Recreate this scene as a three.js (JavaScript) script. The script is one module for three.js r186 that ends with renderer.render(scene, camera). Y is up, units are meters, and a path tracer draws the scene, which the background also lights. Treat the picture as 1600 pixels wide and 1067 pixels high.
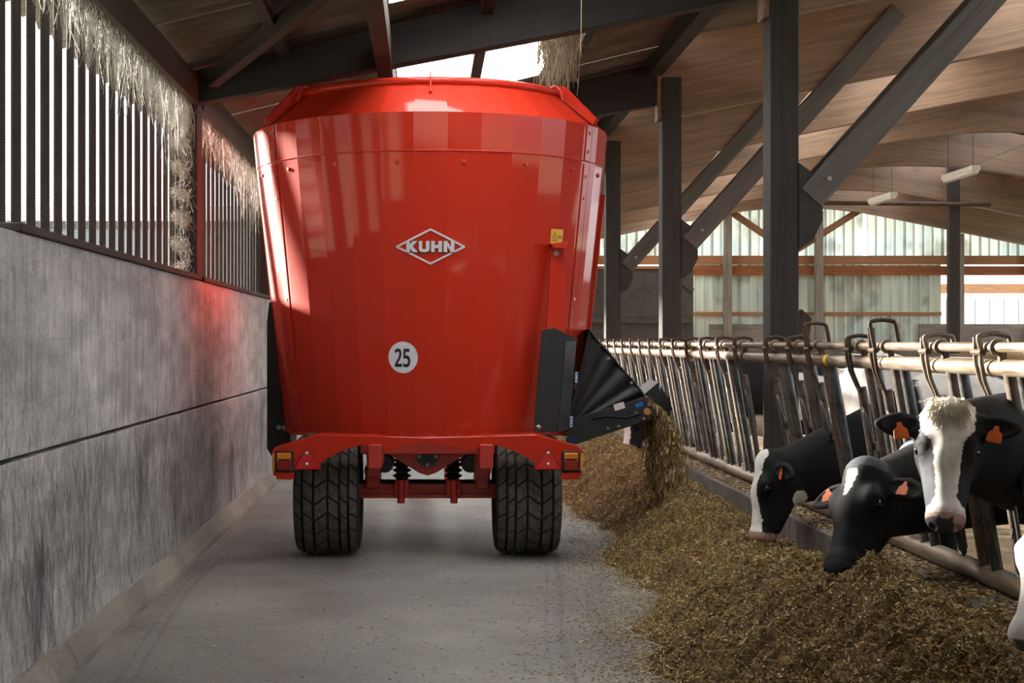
import * as THREE from 'three';
import { RoundedBoxGeometry } from 'three/addons/geometries/RoundedBoxGeometry.js';
import { mergeGeometries } from 'three/addons/utils/BufferGeometryUtils.js';

// ---------------------------------------------------------------- camera, sky, sun, exposure
const scene = new THREE.Scene();
const W = 1600, H = 1067, FPX = 2300, EYE = 1.45;          // focal length in pixels, eye height in metres
const camera = new THREE.PerspectiveCamera(2 * Math.atan(H / 2 / FPX) * 180 / Math.PI, W / H, 0.05, 400);
camera.position.set(0, EYE, 0);
camera.lookAt(0, EYE, -10);
camera.setViewOffset(W, H, 132, -1, W, H);                 // lens shifted sideways: the aisle's vanishing point is left of the middle
camera.updateProjectionMatrix();
const renderer = new THREE.WebGLRenderer({ antialias: true });
renderer.toneMapping = THREE.LinearToneMapping;
renderer.toneMappingExposure = 1.28;
renderer.shadowMap.enabled = true;
const SKY_LEVEL = 2.6, SUN_LEVEL = 58;
const sun = new THREE.DirectionalLight(new THREE.Color(1, 0.93, 0.82), SUN_LEVEL);
const SUN_EL = 14.5 * Math.PI / 180;
sun.position.set(-0.80 * Math.cos(SUN_EL), Math.sin(SUN_EL), -0.60 * Math.cos(SUN_EL)).multiplyScalar(60);
sun.castShadow = true;
sun.shadow.radius = 8;
sun.shadow.mapSize.set(2048, 2048);
Object.assign(sun.shadow.camera, { left: -30, right: 30, top: 30, bottom: -30, near: 1, far: 160 });
scene.add(sun, sun.target);

// ---------------------------------------------------------------- random numbers and noise
let seedState = 7;
const rnd = () => { seedState = (seedState + 0x6d2b79f5) | 0; let t = Math.imul(seedState ^ (seedState >>> 15), 1 | seedState); t = (t + Math.imul(t ^ (t >>> 7), 61 | t)) ^ t; return ((t ^ (t >>> 14)) >>> 0) / 4294967296; };
const rr = (a, b) => a + (b - a) * rnd();
const hash = (x, y, z = 0) => { let h = Math.imul(x, 374761393) + Math.imul(y, 668265263) + Math.imul(z, 2147483647 ^ 0x5bd1e995) | 0; h = Math.imul(h ^ (h >>> 13), 1274126177); return ((h ^ (h >>> 16)) >>> 0) / 4294967296; };
const sm = (t) => t * t * (3 - 2 * t);
const mod = (a, n) => ((a % n) + n) % n;
function vnoise(x, y, px = 1 << 20, py = px) {              // value noise, periodic
  const xi = Math.floor(x), yi = Math.floor(y), fx = sm(x - xi), fy = sm(y - yi);
  const x0 = mod(xi, px), x1 = mod(xi + 1, px), y0 = mod(yi, py), y1 = mod(yi + 1, py);
  const a = hash(x0, y0), b = hash(x1, y0), c = hash(x0, y1), d = hash(x1, y1);
  return (a + (b - a) * fx) * (1 - fy) + (c + (d - c) * fx) * fy;
}
function fbm(x, y, oct, px, py = px) { let s = 0, a = 0.5, n = 0; for (let i = 0; i < oct; i++) { s += a * vnoise(x, y, px, py); n += a; a *= 0.5; x *= 2; y *= 2; px *= 2; py *= 2; } return s / n; }
function noise3(x, y, z) {
  const xi = Math.floor(x), yi = Math.floor(y), zi = Math.floor(z), fx = sm(x - xi), fy = sm(y - yi), fz = sm(z - zi);
  const L = (a, b, t) => a + (b - a) * t, h = (i, j, k) => hash(xi + i, yi + j, zi + k);
  return L(L(L(h(0, 0, 0), h(1, 0, 0), fx), L(h(0, 1, 0), h(1, 1, 0), fx), fy), L(L(h(0, 0, 1), h(1, 0, 1), fx), L(h(0, 1, 1), h(1, 1, 1), fx), fy), fz);
}
const clamp = (x, a = 0, b = 1) => Math.min(b, Math.max(a, x));
const step = (a, b, x) => sm(clamp((x - a) / (b - a)));
const lerp = (a, b, t) => a + (b - a) * t;
const pw = (x, pts) => { if (x <= pts[0][0]) return pts[0][1]; for (let i = 1; i < pts.length; i++) if (x <= pts[i][0]) return lerp(pts[i - 1][1], pts[i][1], sm((x - pts[i - 1][0]) / (pts[i][0] - pts[i - 1][0]))); return pts[pts.length - 1][1]; };

// a hazy bright sky, white near the horizon and a little bluer above, with soft cloud
{
  const w = 256, h = 128, data = new Float32Array(w * h * 4);
  for (let y = 0; y < h; y++) for (let x = 0; x < w; x++) {
    const el = (y + 0.5) / h * 2 - 1, c = fbm(x / 32, y / 16, 4, 8, 64), k = (0.86 + 0.28 * c) * (el < 0 ? 0.45 : 1);
    const b = clamp(el * 1.6), i = (y * w + x) * 4;
    data[i] = k * lerp(0.97, 0.86, b); data[i + 1] = k * lerp(1.0, 0.97, b); data[i + 2] = k * lerp(1.04, 1.14, b); data[i + 3] = 1;
  }
  const t = new THREE.DataTexture(data, w, h, THREE.RGBAFormat, THREE.FloatType);
  t.mapping = THREE.EquirectangularReflectionMapping; t.magFilter = THREE.LinearFilter; t.minFilter = THREE.LinearFilter; t.wrapS = THREE.RepeatWrapping; t.needsUpdate = true;
  scene.background = t; scene.environment = t;
  scene.backgroundIntensity = SKY_LEVEL; scene.environmentIntensity = SKY_LEVEL;
}

// ---------------------------------------------------------------- textures
function tex(w, h, fn, srgb = true) {
  const data = new Uint8Array(w * h * 4);
  for (let y = 0; y < h; y++) for (let x = 0; x < w; x++) { const c = fn(x / w, y / h), i = (y * w + x) * 4; data[i] = clamp(c[0], 0, 255); data[i + 1] = clamp(c[1], 0, 255); data[i + 2] = clamp(c[2], 0, 255); data[i + 3] = c.length > 3 ? c[3] : 255; }
  const t = new THREE.DataTexture(data, w, h); t.wrapS = t.wrapT = THREE.RepeatWrapping; t.magFilter = THREE.LinearFilter; t.minFilter = THREE.LinearMipmapLinearFilter; t.generateMipmaps = true; t.anisotropy = 8;
  if (srgb) t.colorSpace = THREE.SRGBColorSpace; t.needsUpdate = true; return t;
}
function canvasTex(w, h, draw, post) {
  const c = document.createElement('canvas'); c.width = w; c.height = h; const g = c.getContext('2d'); draw(g, w, h);
  if (post) { const im = g.getImageData(0, 0, w, h); post(im.data, w, h); g.putImageData(im, 0, 0); }
  const t = new THREE.CanvasTexture(c); t.colorSpace = THREE.SRGBColorSpace; t.wrapS = t.wrapT = THREE.RepeatWrapping; t.magFilter = THREE.LinearFilter; t.anisotropy = 8; return t;
}
const scaled = (t, sx, sy, ox = 0, oy = 0) => { const c = t.clone(); c.repeat.set(sx, sy); c.offset.set(ox, oy); c.needsUpdate = true; return c; };
const std = (o) => new THREE.MeshStandardMaterial({ roughness: 0.85, side: THREE.DoubleSide, ...o });
const phy = (o) => new THREE.MeshPhysicalMaterial({ roughness: 0.5, side: THREE.DoubleSide, ...o });

// concrete wall, 6 m x 2 m: cast grey with vertical runs, rust spots, swept dark rub marks low down
const wallTex = canvasTex(2048, 1024, (g, w, h) => {
  g.fillStyle = 'rgb(178,176,174)'; g.fillRect(0, 0, w, h);
  const wrap = (f) => { for (const o of [-w, 0, w]) { g.save(); g.translate(o, 0); f(); g.restore(); } };
  for (let i = 0; i < 420; i++) {                                      // runs of lime and dirt
    const x = rr(0, w), y = rr(-60, h * 0.5), l = rr(60, 420), wd = rr(1, 12), d = rnd() < 0.45;
    wrap(() => { g.fillStyle = d ? `rgba(205,203,200,${rr(0.03, 0.13)})` : `rgba(70,68,70,${rr(0.03, 0.12)})`; g.beginPath(); g.ellipse(x, y + l / 2, wd, l / 2, 0, 0, 7); g.fill(); });
  }
  for (let i = 0; i < 2300; i++) {                                     // rub marks: arcs swept by straw and tyres
    const x = rr(0, w), y = h * rr(0.56, 1.02), l = rr(60, 300), a = rr(-2.15, -0.95), dark = rnd() < 0.72, wd = rr(2, 13), b = rr(-50, 50), o = rr(0.02, 0.115);
    wrap(() => { g.strokeStyle = dark ? `rgba(44,44,47,${o})` : `rgba(188,187,184,${o * 0.7})`; g.lineWidth = wd; g.lineCap = 'round'; g.beginPath(); g.moveTo(x, y); g.quadraticCurveTo(x + Math.cos(a) * l / 2 + b, y + Math.sin(a) * l / 2, x + Math.cos(a) * l, y + Math.sin(a) * l); g.stroke(); });
  }
  for (const [bx, by, br] of [[0.16, 0.83, 150], [0.43, 0.8, 170], [0.62, 0.72, 150], [0.86, 0.8, 190], [0.98, 0.86, 120]]) for (let i = 0; i < 150; i++) {   // black scuffed patches
    const x = w * bx + rr(-br, br) * rnd(), y = h * by + rr(-br, br) * 0.9, l = rr(40, 190), a = rr(-1.8, -1.2), wd = rr(3, 14), o = rr(0.05, 0.14);
    wrap(() => { g.strokeStyle = `rgba(30,30,33,${o})`; g.lineWidth = wd; g.beginPath(); g.moveTo(x, y); g.lineTo(x + Math.cos(a) * l, y + Math.sin(a) * l); g.stroke(); });
  }
  for (let i = 0; i < 26; i++) { const x = rr(0, w), y = h * rr(0.04, 0.6); for (let k = 0; k < 5; k++) { g.fillStyle = `rgba(112,80,50,${rr(0.08, 0.3)})`; g.beginPath(); g.ellipse(x + rr(-7, 7), y + rr(-14, 14), rr(1, 5), rr(3, 16), rr(-0.3, 0.3), 0, 7); g.fill(); } }
  for (let i = 0; i < 60; i++) { const x = rr(0, w), y = h * rr(0.1, 0.98), l = rr(20, 160); g.strokeStyle = `rgba(${rnd() < 0.5 ? '60,56,54' : '200,198,196'},${rr(0.15, 0.4)})`; g.lineWidth = rr(0.7, 2); g.beginPath(); g.moveTo(x, y); g.lineTo(x + l, y + rr(-8, 8)); g.stroke(); }
}, (d, w, h) => { for (let y = 0; y < h; y++) for (let x = 0; x < w; x++) { const n = 0.72 + 0.4 * fbm(x / 128, y / 64, 4, 16) + 0.16 * (vnoise(x / 3, y / 5) - 0.5) + 0.14 * (vnoise(x / 9, y / 60) - 0.5), i = (y * w + x) * 4; d[i] *= n; d[i + 1] *= n; d[i + 2] *= n; } });
const wallMat = std({ map: scaled(wallTex, 1 / 6, 1 / 2), bumpMap: scaled(wallTex, 1 / 6, 1 / 2), bumpScale: 0.006, roughness: 0.78 });

// concrete floor, 8 m x 8 m: dusty grey, scuffs, faint curved tyre tracks, crumbs ground in
const floorTex = canvasTex(2048, 2048, (g, w, h) => {
  g.fillStyle = 'rgb(150,147,141)'; g.fillRect(0, 0, w, h);
  for (let i = 0; i < 900; i++) { const x = rr(0, w), y = rr(0, h), l = rr(8, 120); g.strokeStyle = rnd() < 0.5 ? `rgba(90,86,80,${rr(0.04, 0.16)})` : `rgba(190,187,180,${rr(0.04, 0.14)})`; g.lineWidth = rr(1, 14); g.beginPath(); g.moveTo(x, y); g.lineTo(x + l, y + rr(-14, 14)); g.stroke(); }
  for (const [x0, am] of [[1000, 30], [1075, 34], [390, 20], [470, 22]]) for (let k = 0; k < 9; k++) { g.strokeStyle = `rgba(84,82,84,${rr(0.05, 0.13)})`; g.lineWidth = rr(2, 7); g.beginPath(); const o = rr(-16, 16); for (let y = 0; y <= h; y += 16) { const x = x0 + o + am * Math.sin(y / h * 2 * Math.PI + x0); y ? g.lineTo(x, y) : g.moveTo(x, y); } g.stroke(); }
  for (let i = 0; i < 7000; i++) { const x = rr(0, w), y = rr(0, h); g.fillStyle = ['rgba(70,58,40,.5)', 'rgba(200,188,150,.45)', 'rgba(50,44,36,.5)', 'rgba(120,96,60,.5)'][i & 3]; g.beginPath(); g.ellipse(x, y, rr(0.8, 4), rr(0.6, 1.6), rr(0, 3), 0, 7); g.fill(); }
}, (d, w, h) => { for (let y = 0; y < h; y++) for (let x = 0; x < w; x++) { const n = 0.74 + 0.42 * fbm(x / 170.67, y / 170.67, 5, 12) + 0.12 * (vnoise(x / 3, y / 3) - 0.5), i = (y * w + x) * 4; d[i] *= n; d[i + 1] *= n; d[i + 2] *= n; } });
const floorMat = std({ map: scaled(floorTex, 1 / 8, 1 / 8), color: 0xdedede, bumpMap: scaled(floorTex, 1 / 8, 1 / 8), bumpScale: 0.006, roughness: 0.72 });

// timbers, grain along u (2 m), v 0.8 m
const grain = (u, v, k) => fbm(u * 6, v * 40 + 2 * fbm(u * 4, v * 4, 2, 4), 4, 6, 40 << k);
const timber = (rgb, amp, lam) => tex(1024, 512, (u, v) => {
  let n = 1 + amp * (grain(u, v, 0) - 0.5) * 2 + 0.10 * (fbm(u * 3, v * 3, 3, 3) - 0.5) * 2;
  if (lam) { const l = v * 20, i = Math.floor(l), f = l - i; n *= 0.965 + 0.07 * hash(i, 3); if (f < 0.05) n *= 0.88; }
  const s = vnoise(u * 60, v * 30, 60, 30); if (s > 0.975) n *= 0.72;
  return [rgb[0] * n, rgb[1] * n, rgb[2] * n];
});
const glulamTex = timber([136, 108, 86], 0.16, true), darkTex = timber([50, 44, 39], 0.22, false), greyTex = timber([128, 118, 108], 0.2, false), brownTex = timber([150, 104, 70], 0.18, false);
const wood = (t, color = 0xffffff, rough = 0.75) => std({ map: scaled(t, 1 / 2, 1 / 0.8), bumpMap: scaled(t, 1 / 2, 1 / 0.8), bumpScale: 0.002, roughness: rough, color });
const glulamMat = wood(glulamTex, 0xffffff, 0.62), postMat = wood(darkTex, 0xffffff, 0.8), rafterMat = wood(darkTex, 0xb8b4b4, 0.75), braceMat = wood(greyTex, 0xaeaba8, 0.4), brownMat = wood(brownTex), greyWood = wood(greyTex), slatMat = wood(darkTex, 0xe0e0e0, 0.8), redWood = wood(darkTex, 0xffe8e0, 0.75);
const boardMat = wood(greyTex, 0x8d8d8d);

// sheets
const sheetTex = tex(1024, 512, (u, v) => { const n = 0.8 + 0.3 * fbm(u * 60, v * 3, 3, 60, 3) - 0.2 * step(0.55, 0.8, fbm(u * 18, v * 6, 4, 18, 6)), m = fbm(u * 8, v * 8, 3, 8); return [214 * n * (0.92 + 0.1 * m), 217 * n, 210 * n * (1.04 - 0.1 * m)]; });
const sheetUpper = phy({ transmission: 0.1, thickness: 0, map: scaled(sheetTex, 1 / 8, 1 / 4), color: 0xf2f6fa, roughness: 1 }), sheetLower = std({ map: scaled(sheetTex, 1 / 8, 1 / 4, 0.3, 0.2), color: 0xfafaf2, roughness: 0.65 }), sheetDirty = std({ map: scaled(sheetTex, 1 / 8, 1 / 4, 0.6, 0.1), color: 0xa8a8a0, roughness: 0.75 });
const roofTex = tex(512, 512, (u, v) => { const n = 0.72 + 0.5 * fbm(u * 10, v * 10, 4, 10); return [104 * n, 92 * n, 84 * n]; });
const roofMat = std({ map: scaled(roofTex, 1 / 3, 1 / 3), roughness: 0.9 });
const roofLight = phy({ color: 0xf4f7fa, transmission: 0.85, roughness: 1, thickness: 0 });
const barnFloorTex = tex(512, 512, (u, v) => { const n = 0.55 + 0.8 * fbm(u * 24, v * 24, 5, 24); return [126 * n, 104 * n, 74 * n]; });
const barnFloorMat = std({ map: scaled(barnFloorTex, 1 / 3, 1 / 3), roughness: 0.95 });
const kerbMat = std({ map: scaled(wallTex, 1 / 5, 1 / 3, 0.2, 0.3), color: 0xb0a698, roughness: 0.85 });
const feedTex = tex(1024, 1024, (u, v) => { const n = fbm(u * 64, v * 64, 4, 64), m = fbm(u * 9, v * 9, 3, 9), k = 0.35 + 0.95 * n; return [128 * k * (0.85 + 0.3 * m), 101 * k * (0.85 + 0.3 * m), 59 * k]; });
const feedMat = std({ map: scaled(feedTex, 1, 1), bumpMap: scaled(feedTex, 1, 1), bumpScale: 0.02, roughness: 0.95 });

// metals, paints, rubber
const redPaint = phy({ color: 0xbe2a12, roughness: 0.6, specularIntensity: 0.3, clearcoat: 0.48, clearcoatRoughness: 0.06 });
const redDark = phy({ color: 0xb4281c, roughness: 0.5, clearcoat: 0.3, clearcoatRoughness: 0.3 });
const steelBolt = std({ color: 0x9a8f8a, metalness: 0.7, roughness: 0.35 });
const redBolt = phy({ color: 0xc42c16, roughness: 0.35, clearcoat: 0.6 });
const blackSteel = phy({ color: 0x15171c, roughness: 0.5, clearcoat: 0.3, clearcoatRoughness: 0.3 }), rubber = std({ color: 0x141416, roughness: 0.6 }), skirtMat = std({ color: 0x121214, roughness: 0.5 });
const tyreMat = std({ color: 0x1d1d1f, roughness: 0.8 }), treadTex = tex(256, 256, (u, v) => { const n = 0.7 + 0.6 * fbm(u * 20, v * 20, 4, 20); return [86 * n, 80 * n, 70 * n]; }), treadMat = std({ map: scaled(treadTex, 2, 2), roughness: 0.85 });
const galvTex = tex(512, 256, (u, v) => { const n = 0.72 + 0.5 * fbm(u * 16, v * 16, 4, 16), r = step(0.5, 0.66, fbm(u * 12, v * 30, 4, 12, 30)); return [lerp(166, 140, r) * n, lerp(158, 120, r) * n, lerp(146, 98, r) * n]; });
const railMat = std({ map: scaled(galvTex, 1.2, 1), color: 0xd0c6ba, metalness: 0.25, roughness: 0.5 }), barMat = std({ map: scaled(galvTex, 1.2, 1), color: 0xa49a92, metalness: 0.25, roughness: 0.55 }), zincMat = std({ map: scaled(galvTex, 1, 1), color: 0x8e98a6, metalness: 0.5, roughness: 0.42 }), rustMat = std({ map: scaled(galvTex, 2, 1), color: 0x8a7264, metalness: 0.2, roughness: 0.65 });
const plastic = (c, r = 0.4) => phy({ color: c, roughness: r, clearcoat: 0.4 });

// ---------------------------------------------------------------- builders
const used = new Map();
const numbered = (n) => { const k = used.get(n) ?? 0; used.set(n, k + 1); return k ? `${n}_${String(k).padStart(3, '0')}` : n; };
const P = (x, y, d) => new THREE.Vector3(x, y, -d);         // metres: right, up, depth ahead of the camera
const px = (x, y, d) => P((x - 668) / FPX * d, EYE - (y - 535) / FPX * d, d);   // where a thing at depth d stands in metres
function tag(o, label, category, group) { o.userData.label = label; if (category) o.userData.category = category; if (group) o.userData.group = group; return o; }
function thing(name, label, category, pos = P(0, 0, 0), group) { const o = new THREE.Group(); o.name = numbered(name); o.position.copy(pos); scene.add(o); return tag(o, label, category, group); }
function mesh(name, geo, mat, parent = scene, pos) { const m = new THREE.Mesh(geo, mat); m.name = numbered(name); m.castShadow = m.receiveShadow = true; if (pos) m.position.copy(pos); parent.add(m); return m; }
function struct(name, label) { const o = new THREE.Group(); o.name = name; o.userData.kind = 'structure'; if (label) o.userData.label = label; scene.add(o); return o; }
const structMesh = (name, geo, mat, label) => { const m = mesh(name, geo, mat); m.userData.kind = 'structure'; if (label) m.userData.label = label; return m; };
function metreUV(geo, ox = 0, oy = 0) {                     // uv in metres by the face's main direction, u along x (or z on faces that look sideways)
  const g = geo.index ? geo.toNonIndexed() : geo, p = g.attributes.position, n = p.count, uv = new Float32Array(n * 2), a = new THREE.Vector3(), b = new THREE.Vector3(), c = new THREE.Vector3();
  for (let i = 0; i < n; i += 3) {
    a.fromBufferAttribute(p, i); b.fromBufferAttribute(p, i + 1); c.fromBufferAttribute(p, i + 2);
    const f = b.clone().sub(a).cross(c.clone().sub(a)), ax = Math.abs(f.x), ay = Math.abs(f.y), az = Math.abs(f.z);
    [a, b, c].forEach((q, k) => { const [u, v] = ax > ay && ax > az ? [q.z, q.y] : ay > az ? [q.x, q.z] : [q.x, q.y]; uv[(i + k) * 2] = u + ox; uv[(i + k) * 2 + 1] = v + oy; });
  }
  g.setAttribute('uv', new THREE.BufferAttribute(uv, 2)); return g;
}
const box = (w, h, l, r = 0.006, uvx = rr(0, 9), uvy = rr(0, 9)) => metreUV(new RoundedBoxGeometry(w, h, l, 1, Math.min(r, w / 2.1, h / 2.1, l / 2.1)), uvx, uvy);
const at = (g, x, y, z) => g.translate(x, y, z);
function bar(name, a, b, w, h, mat, parent, up = new THREE.Vector3(0, 1, 0), r) {   // a squared bar from a to b, w across, h along up
  const L = a.distanceTo(b), m = mesh(name, box(L, h, w, r), mat, parent), x = b.clone().sub(a).normalize(), z = x.clone().cross(up).normalize(), y = z.clone().cross(x);
  m.position.copy(a).add(b).multiplyScalar(0.5); m.quaternion.setFromRotationMatrix(new THREE.Matrix4().makeBasis(x, y, z)); return m;
}
function tubeGeo(pts, r, seg = 24, radial = 8, closed = false) { return new THREE.TubeGeometry(new THREE.CatmullRomCurve3(pts, closed, 'catmullrom', 0.2), seg, r, radial, closed); }
function rod(a, b, r, radial = 10, r2 = r) { const L = a.distanceTo(b), g = new THREE.CylinderGeometry(r2, r, L, radial, 1); g.applyQuaternion(new THREE.Quaternion().setFromUnitVectors(new THREE.Vector3(0, 1, 0), b.clone().sub(a).normalize())); const c = a.clone().add(b).multiplyScalar(0.5); return g.translate(c.x, c.y, c.z); }
const joined = (gs) => mergeGeometries(gs.map((g) => { const q = g.index ? g.toNonIndexed() : g; for (const k of Object.keys(q.attributes)) if (!['position', 'normal', 'uv'].includes(k)) q.deleteAttribute(k); return q; }));
function plate(pts, t, bevel = 0.002) { const s = new THREE.Shape(pts.map(([x, y]) => new THREE.Vector2(x, y))); return new THREE.ExtrudeGeometry(s, { depth: t, bevelEnabled: bevel > 0, bevelSize: bevel, bevelThickness: bevel, bevelSegments: 1, curveSegments: 10 }); }

// ---------------------------------------------------------------- the setting
const WALL = -1.61, POSTX = 2.40, FRAME = (i) => 10.3 + 4.75 * i;            // frames stand 4.75 m apart
const KERB_X = 2.15, KERB_Y = 0.42, END = FRAME(6) + 0.2, START = -17.5;
structMesh('floor', metreUV(new THREE.BoxGeometry(KERB_X - WALL + 0.2, 0.3, END - START).translate((KERB_X + WALL - 0.2) / 2, -0.15, -(END + START) / 2), 3.2, 1.5), floorMat, 'dusty grey concrete floor of the feed aisle');
structMesh('kerb', metreUV(new RoundedBoxGeometry(0.36, KERB_Y + 0.3, END - START, 2, 0.015).translate(KERB_X + 0.18, (KERB_Y - 0.3) / 2, -(END + START) / 2)), kerbMat, 'concrete kerb under the feed fence');
structMesh('floor_barn', metreUV(new THREE.BoxGeometry(15, 0.3, END - START).translate(KERB_X + 0.3 + 7.5, -0.15, -(END + START) / 2)), barnFloorMat, 'dung covered floor of the cow barn');
structMesh('ground_outside', metreUV(new THREE.BoxGeometry(240, 0.3, 240).translate(0, -0.34, -20)), std({ color: 0x8f9377, roughness: 0.95 }), 'open ground around the barn');
{ // precast concrete wall on the aisle side: two rows of panels with recessed joints
  const w = struct('wall_left', 'smeared grey precast concrete wall beside the feed aisle');
  const joints = [START, -15, -12.7, -10.4, -8.1, -5.8, -3.8, -2, 0.3, 2.62, 4.95, 7.28, 9.62, 11.95, 14.3, 16.65, 19, 21.35, 23.7, 26, 28.4, 30.7, 33, 35.4, END];
  for (let i = 0; i + 1 < joints.length; i++) for (const [y0, y1] of [[-0.1, 0.985], [1.0, 1.885]]) {
    const l = joints[i + 1] - joints[i] - 0.006, g = new RoundedBoxGeometry(0.18, y1 - y0, l, 1, 0.007).translate(0, (y0 + y1) / 2, -(joints[i] + joints[i + 1]) / 2);
    mesh('concrete_panel', metreUV(g), wallMat, w, new THREE.Vector3(WALL - 0.09 - (y0 > 0.5 ? 0.003 : 0), 0, 0));
  }
  mesh('joint_backing', metreUV(new THREE.BoxGeometry(0.1, 1.8, END - START).translate(WALL - 0.12, 0.9, -(END + START) / 2)), std({ color: 0x3a3633, roughness: 0.9 }), w);
  const s = new THREE.Shape(); s.moveTo(0, 0); s.lineTo(0.075, 0); s.lineTo(0.07, 0.03); s.lineTo(0.012, 0.13); s.lineTo(0, 0.135);
  const b = structMesh('baseboard_left', metreUV(new THREE.ExtrudeGeometry(s, { depth: END - START, bevelEnabled: false }).translate(WALL, 0, -END)), std({ map: scaled(floorTex, 1 / 8, 1 / 8), color: 0xf4efe8, roughness: 0.85 }), 'sloped mortar fillet along the foot of the concrete wall');
}
{ // openings above the wall: dark vertical boards with gaps, windbreak mesh outside, sill, head beam
  const dots = tex(64, 64, (u, v) => { const x = (u * 8) % 1 - 0.5, y = (v * 8) % 1 - 0.5, a = x * x + y * y < 0.235 ? 0 : 255; return [a, a, a]; }, false);
  const net = std({ color: 0x44464a, alphaMap: scaled(dots, 1 / 0.1, 1 / 0.1), alphaTest: 0.5, roughness: 0.8 });
  const slatGeos = [0, 1, 2].map((k) => box(0.12 - 0.006 * k, 1.27, 0.014, 0.003));
  for (let i = -5; i < 6; i++) {
    const d0 = FRAME(i) + 0.24, d1 = FRAME(i + 1), win = struct(`window_${i + 6}`, ['', '', '', '', '', 'slatted ventilation opening with bright gaps, beside the camera', 'slatted ventilation opening behind the machine, hung with webs'][i + 6] || 'slatted ventilation opening farther along the wall');
    if (i < -1) { mesh('boarding', box(0.03, 1.27, d1 - d0 - 0.01, 0.004), slatMat, win, P(WALL - 0.13, 2.5, (d0 + d1) / 2)); mesh('head_beam', box(0.16, 0.2, d1 - d0, 0.006), redWood, win, P(WALL - 0.07, 3.21, (d0 + d1) / 2)); continue; }
    const n = Math.floor((d1 - d0) / 0.236);
    for (let k = 0; k < n; k++) {
      const m = mesh('slat', slatGeos[k % 3], slatMat, win, P(WALL - 0.125, 2.5, d0 + 0.06 + 0.236 * (k + 0.5) + 0.004 * (hash(k, i) - 0.5)));
      m.rotation.y = Math.PI / 2; m.rotation.x = 0.004 * (hash(k, i, 2) - 0.5);
    }
    mesh('windbreak_mesh', metreUV(new THREE.PlaneGeometry(d1 - d0, 1.25).rotateY(Math.PI / 2).translate(WALL - 0.16, 2.5, -(d0 + d1) / 2)), net, win);
    mesh('sill', box(0.21, 0.035, d1 - d0, 0.005), redWood, win, P(WALL - 0.088, 1.903, (d0 + d1) / 2));
    mesh('head_beam', box(0.16, 0.2, d1 - d0, 0.006), redWood, win, P(WALL - 0.07, 3.21, (d0 + d1) / 2));
  }
}
const eaveY = (x) => 3.40 + 0.24 * (x + 1.61);
{ // low roof over the aisle: corrugated sheets, some of them clear roof lights, on long purlins
  const roof = struct('ceiling', 'dark corrugated sheets of the low roof over the feed aisle');
  function corrugated(x0, x1, amp = 0.024, pitch = 0.177, w = 0.9) {
    const nz = 40, g = new THREE.PlaneGeometry(1, 1, 1, nz), p = g.attributes.position;
    for (let j = 0; j <= nz; j++) for (let k = 0; k < 2; k++) { const i = j * 2 + k, x = k ? x1 : x0, z = (j / nz - 0.5) * w; p.setXYZ(i, x, eaveY(x) + 0.03 + amp * Math.cos(z / pitch * 2 * Math.PI), z); }
    g.computeVertexNormals(); return metreUV(g);
  }
  const full = corrugated(-2.25, 2.46), a = corrugated(-2.25, -0.24), b = corrugated(-0.26, 1.12), c = corrugated(1.10, 2.46);
  for (let d = START, k = 0; d < END - 0.5; d += 0.885, k++) {
    const f = mod(d - FRAME(0), 4.75), lit = f > 0.2 && f < 3.6 && d > FRAME(-1);
    for (const [g, mat, n] of lit ? [[a, roofMat, 'roof_sheet'], [b, roofLight, 'roof_light_sheet'], [c, roofMat, 'roof_sheet']] : [[full, roofMat, 'roof_sheet']]) mesh(n, g, mat, roof, P(0, 0.004 * (k % 2), d + 0.44));
  }
  for (const [x, y, w, h] of [[-1.0, eaveY(-1.0) - 0.055, 0.08, 0.1], [0.42, eaveY(0.42) - 0.07, 0.09, 0.13], [1.35, eaveY(1.35) - 0.055, 0.08, 0.1], [2.33, 4.27, 0.15, 0.18]]) mesh('purlin', box(w, h, END - START, 0.006), rafterMat, roof, P(x, y, (END + START) / 2));
}
tag(mesh('long_timber', box(0.11, 0.2, END - FRAME(-1), 0.006), redWood, scene, P(-0.305, 3.47, (END + FRAME(-1)) / 2)), 'long reddish timber running under the rafters above the machine', 'timber');
tag(bar('wind_brace', P(-1.5, 3.28, FRAME(0) - 0.05), P(0.35, 3.81, FRAME(0) - 3.2), 0.08, 0.12, redWood, scene), 'slanting dark brace under the low roof, left of the long timber', 'brace');

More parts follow.
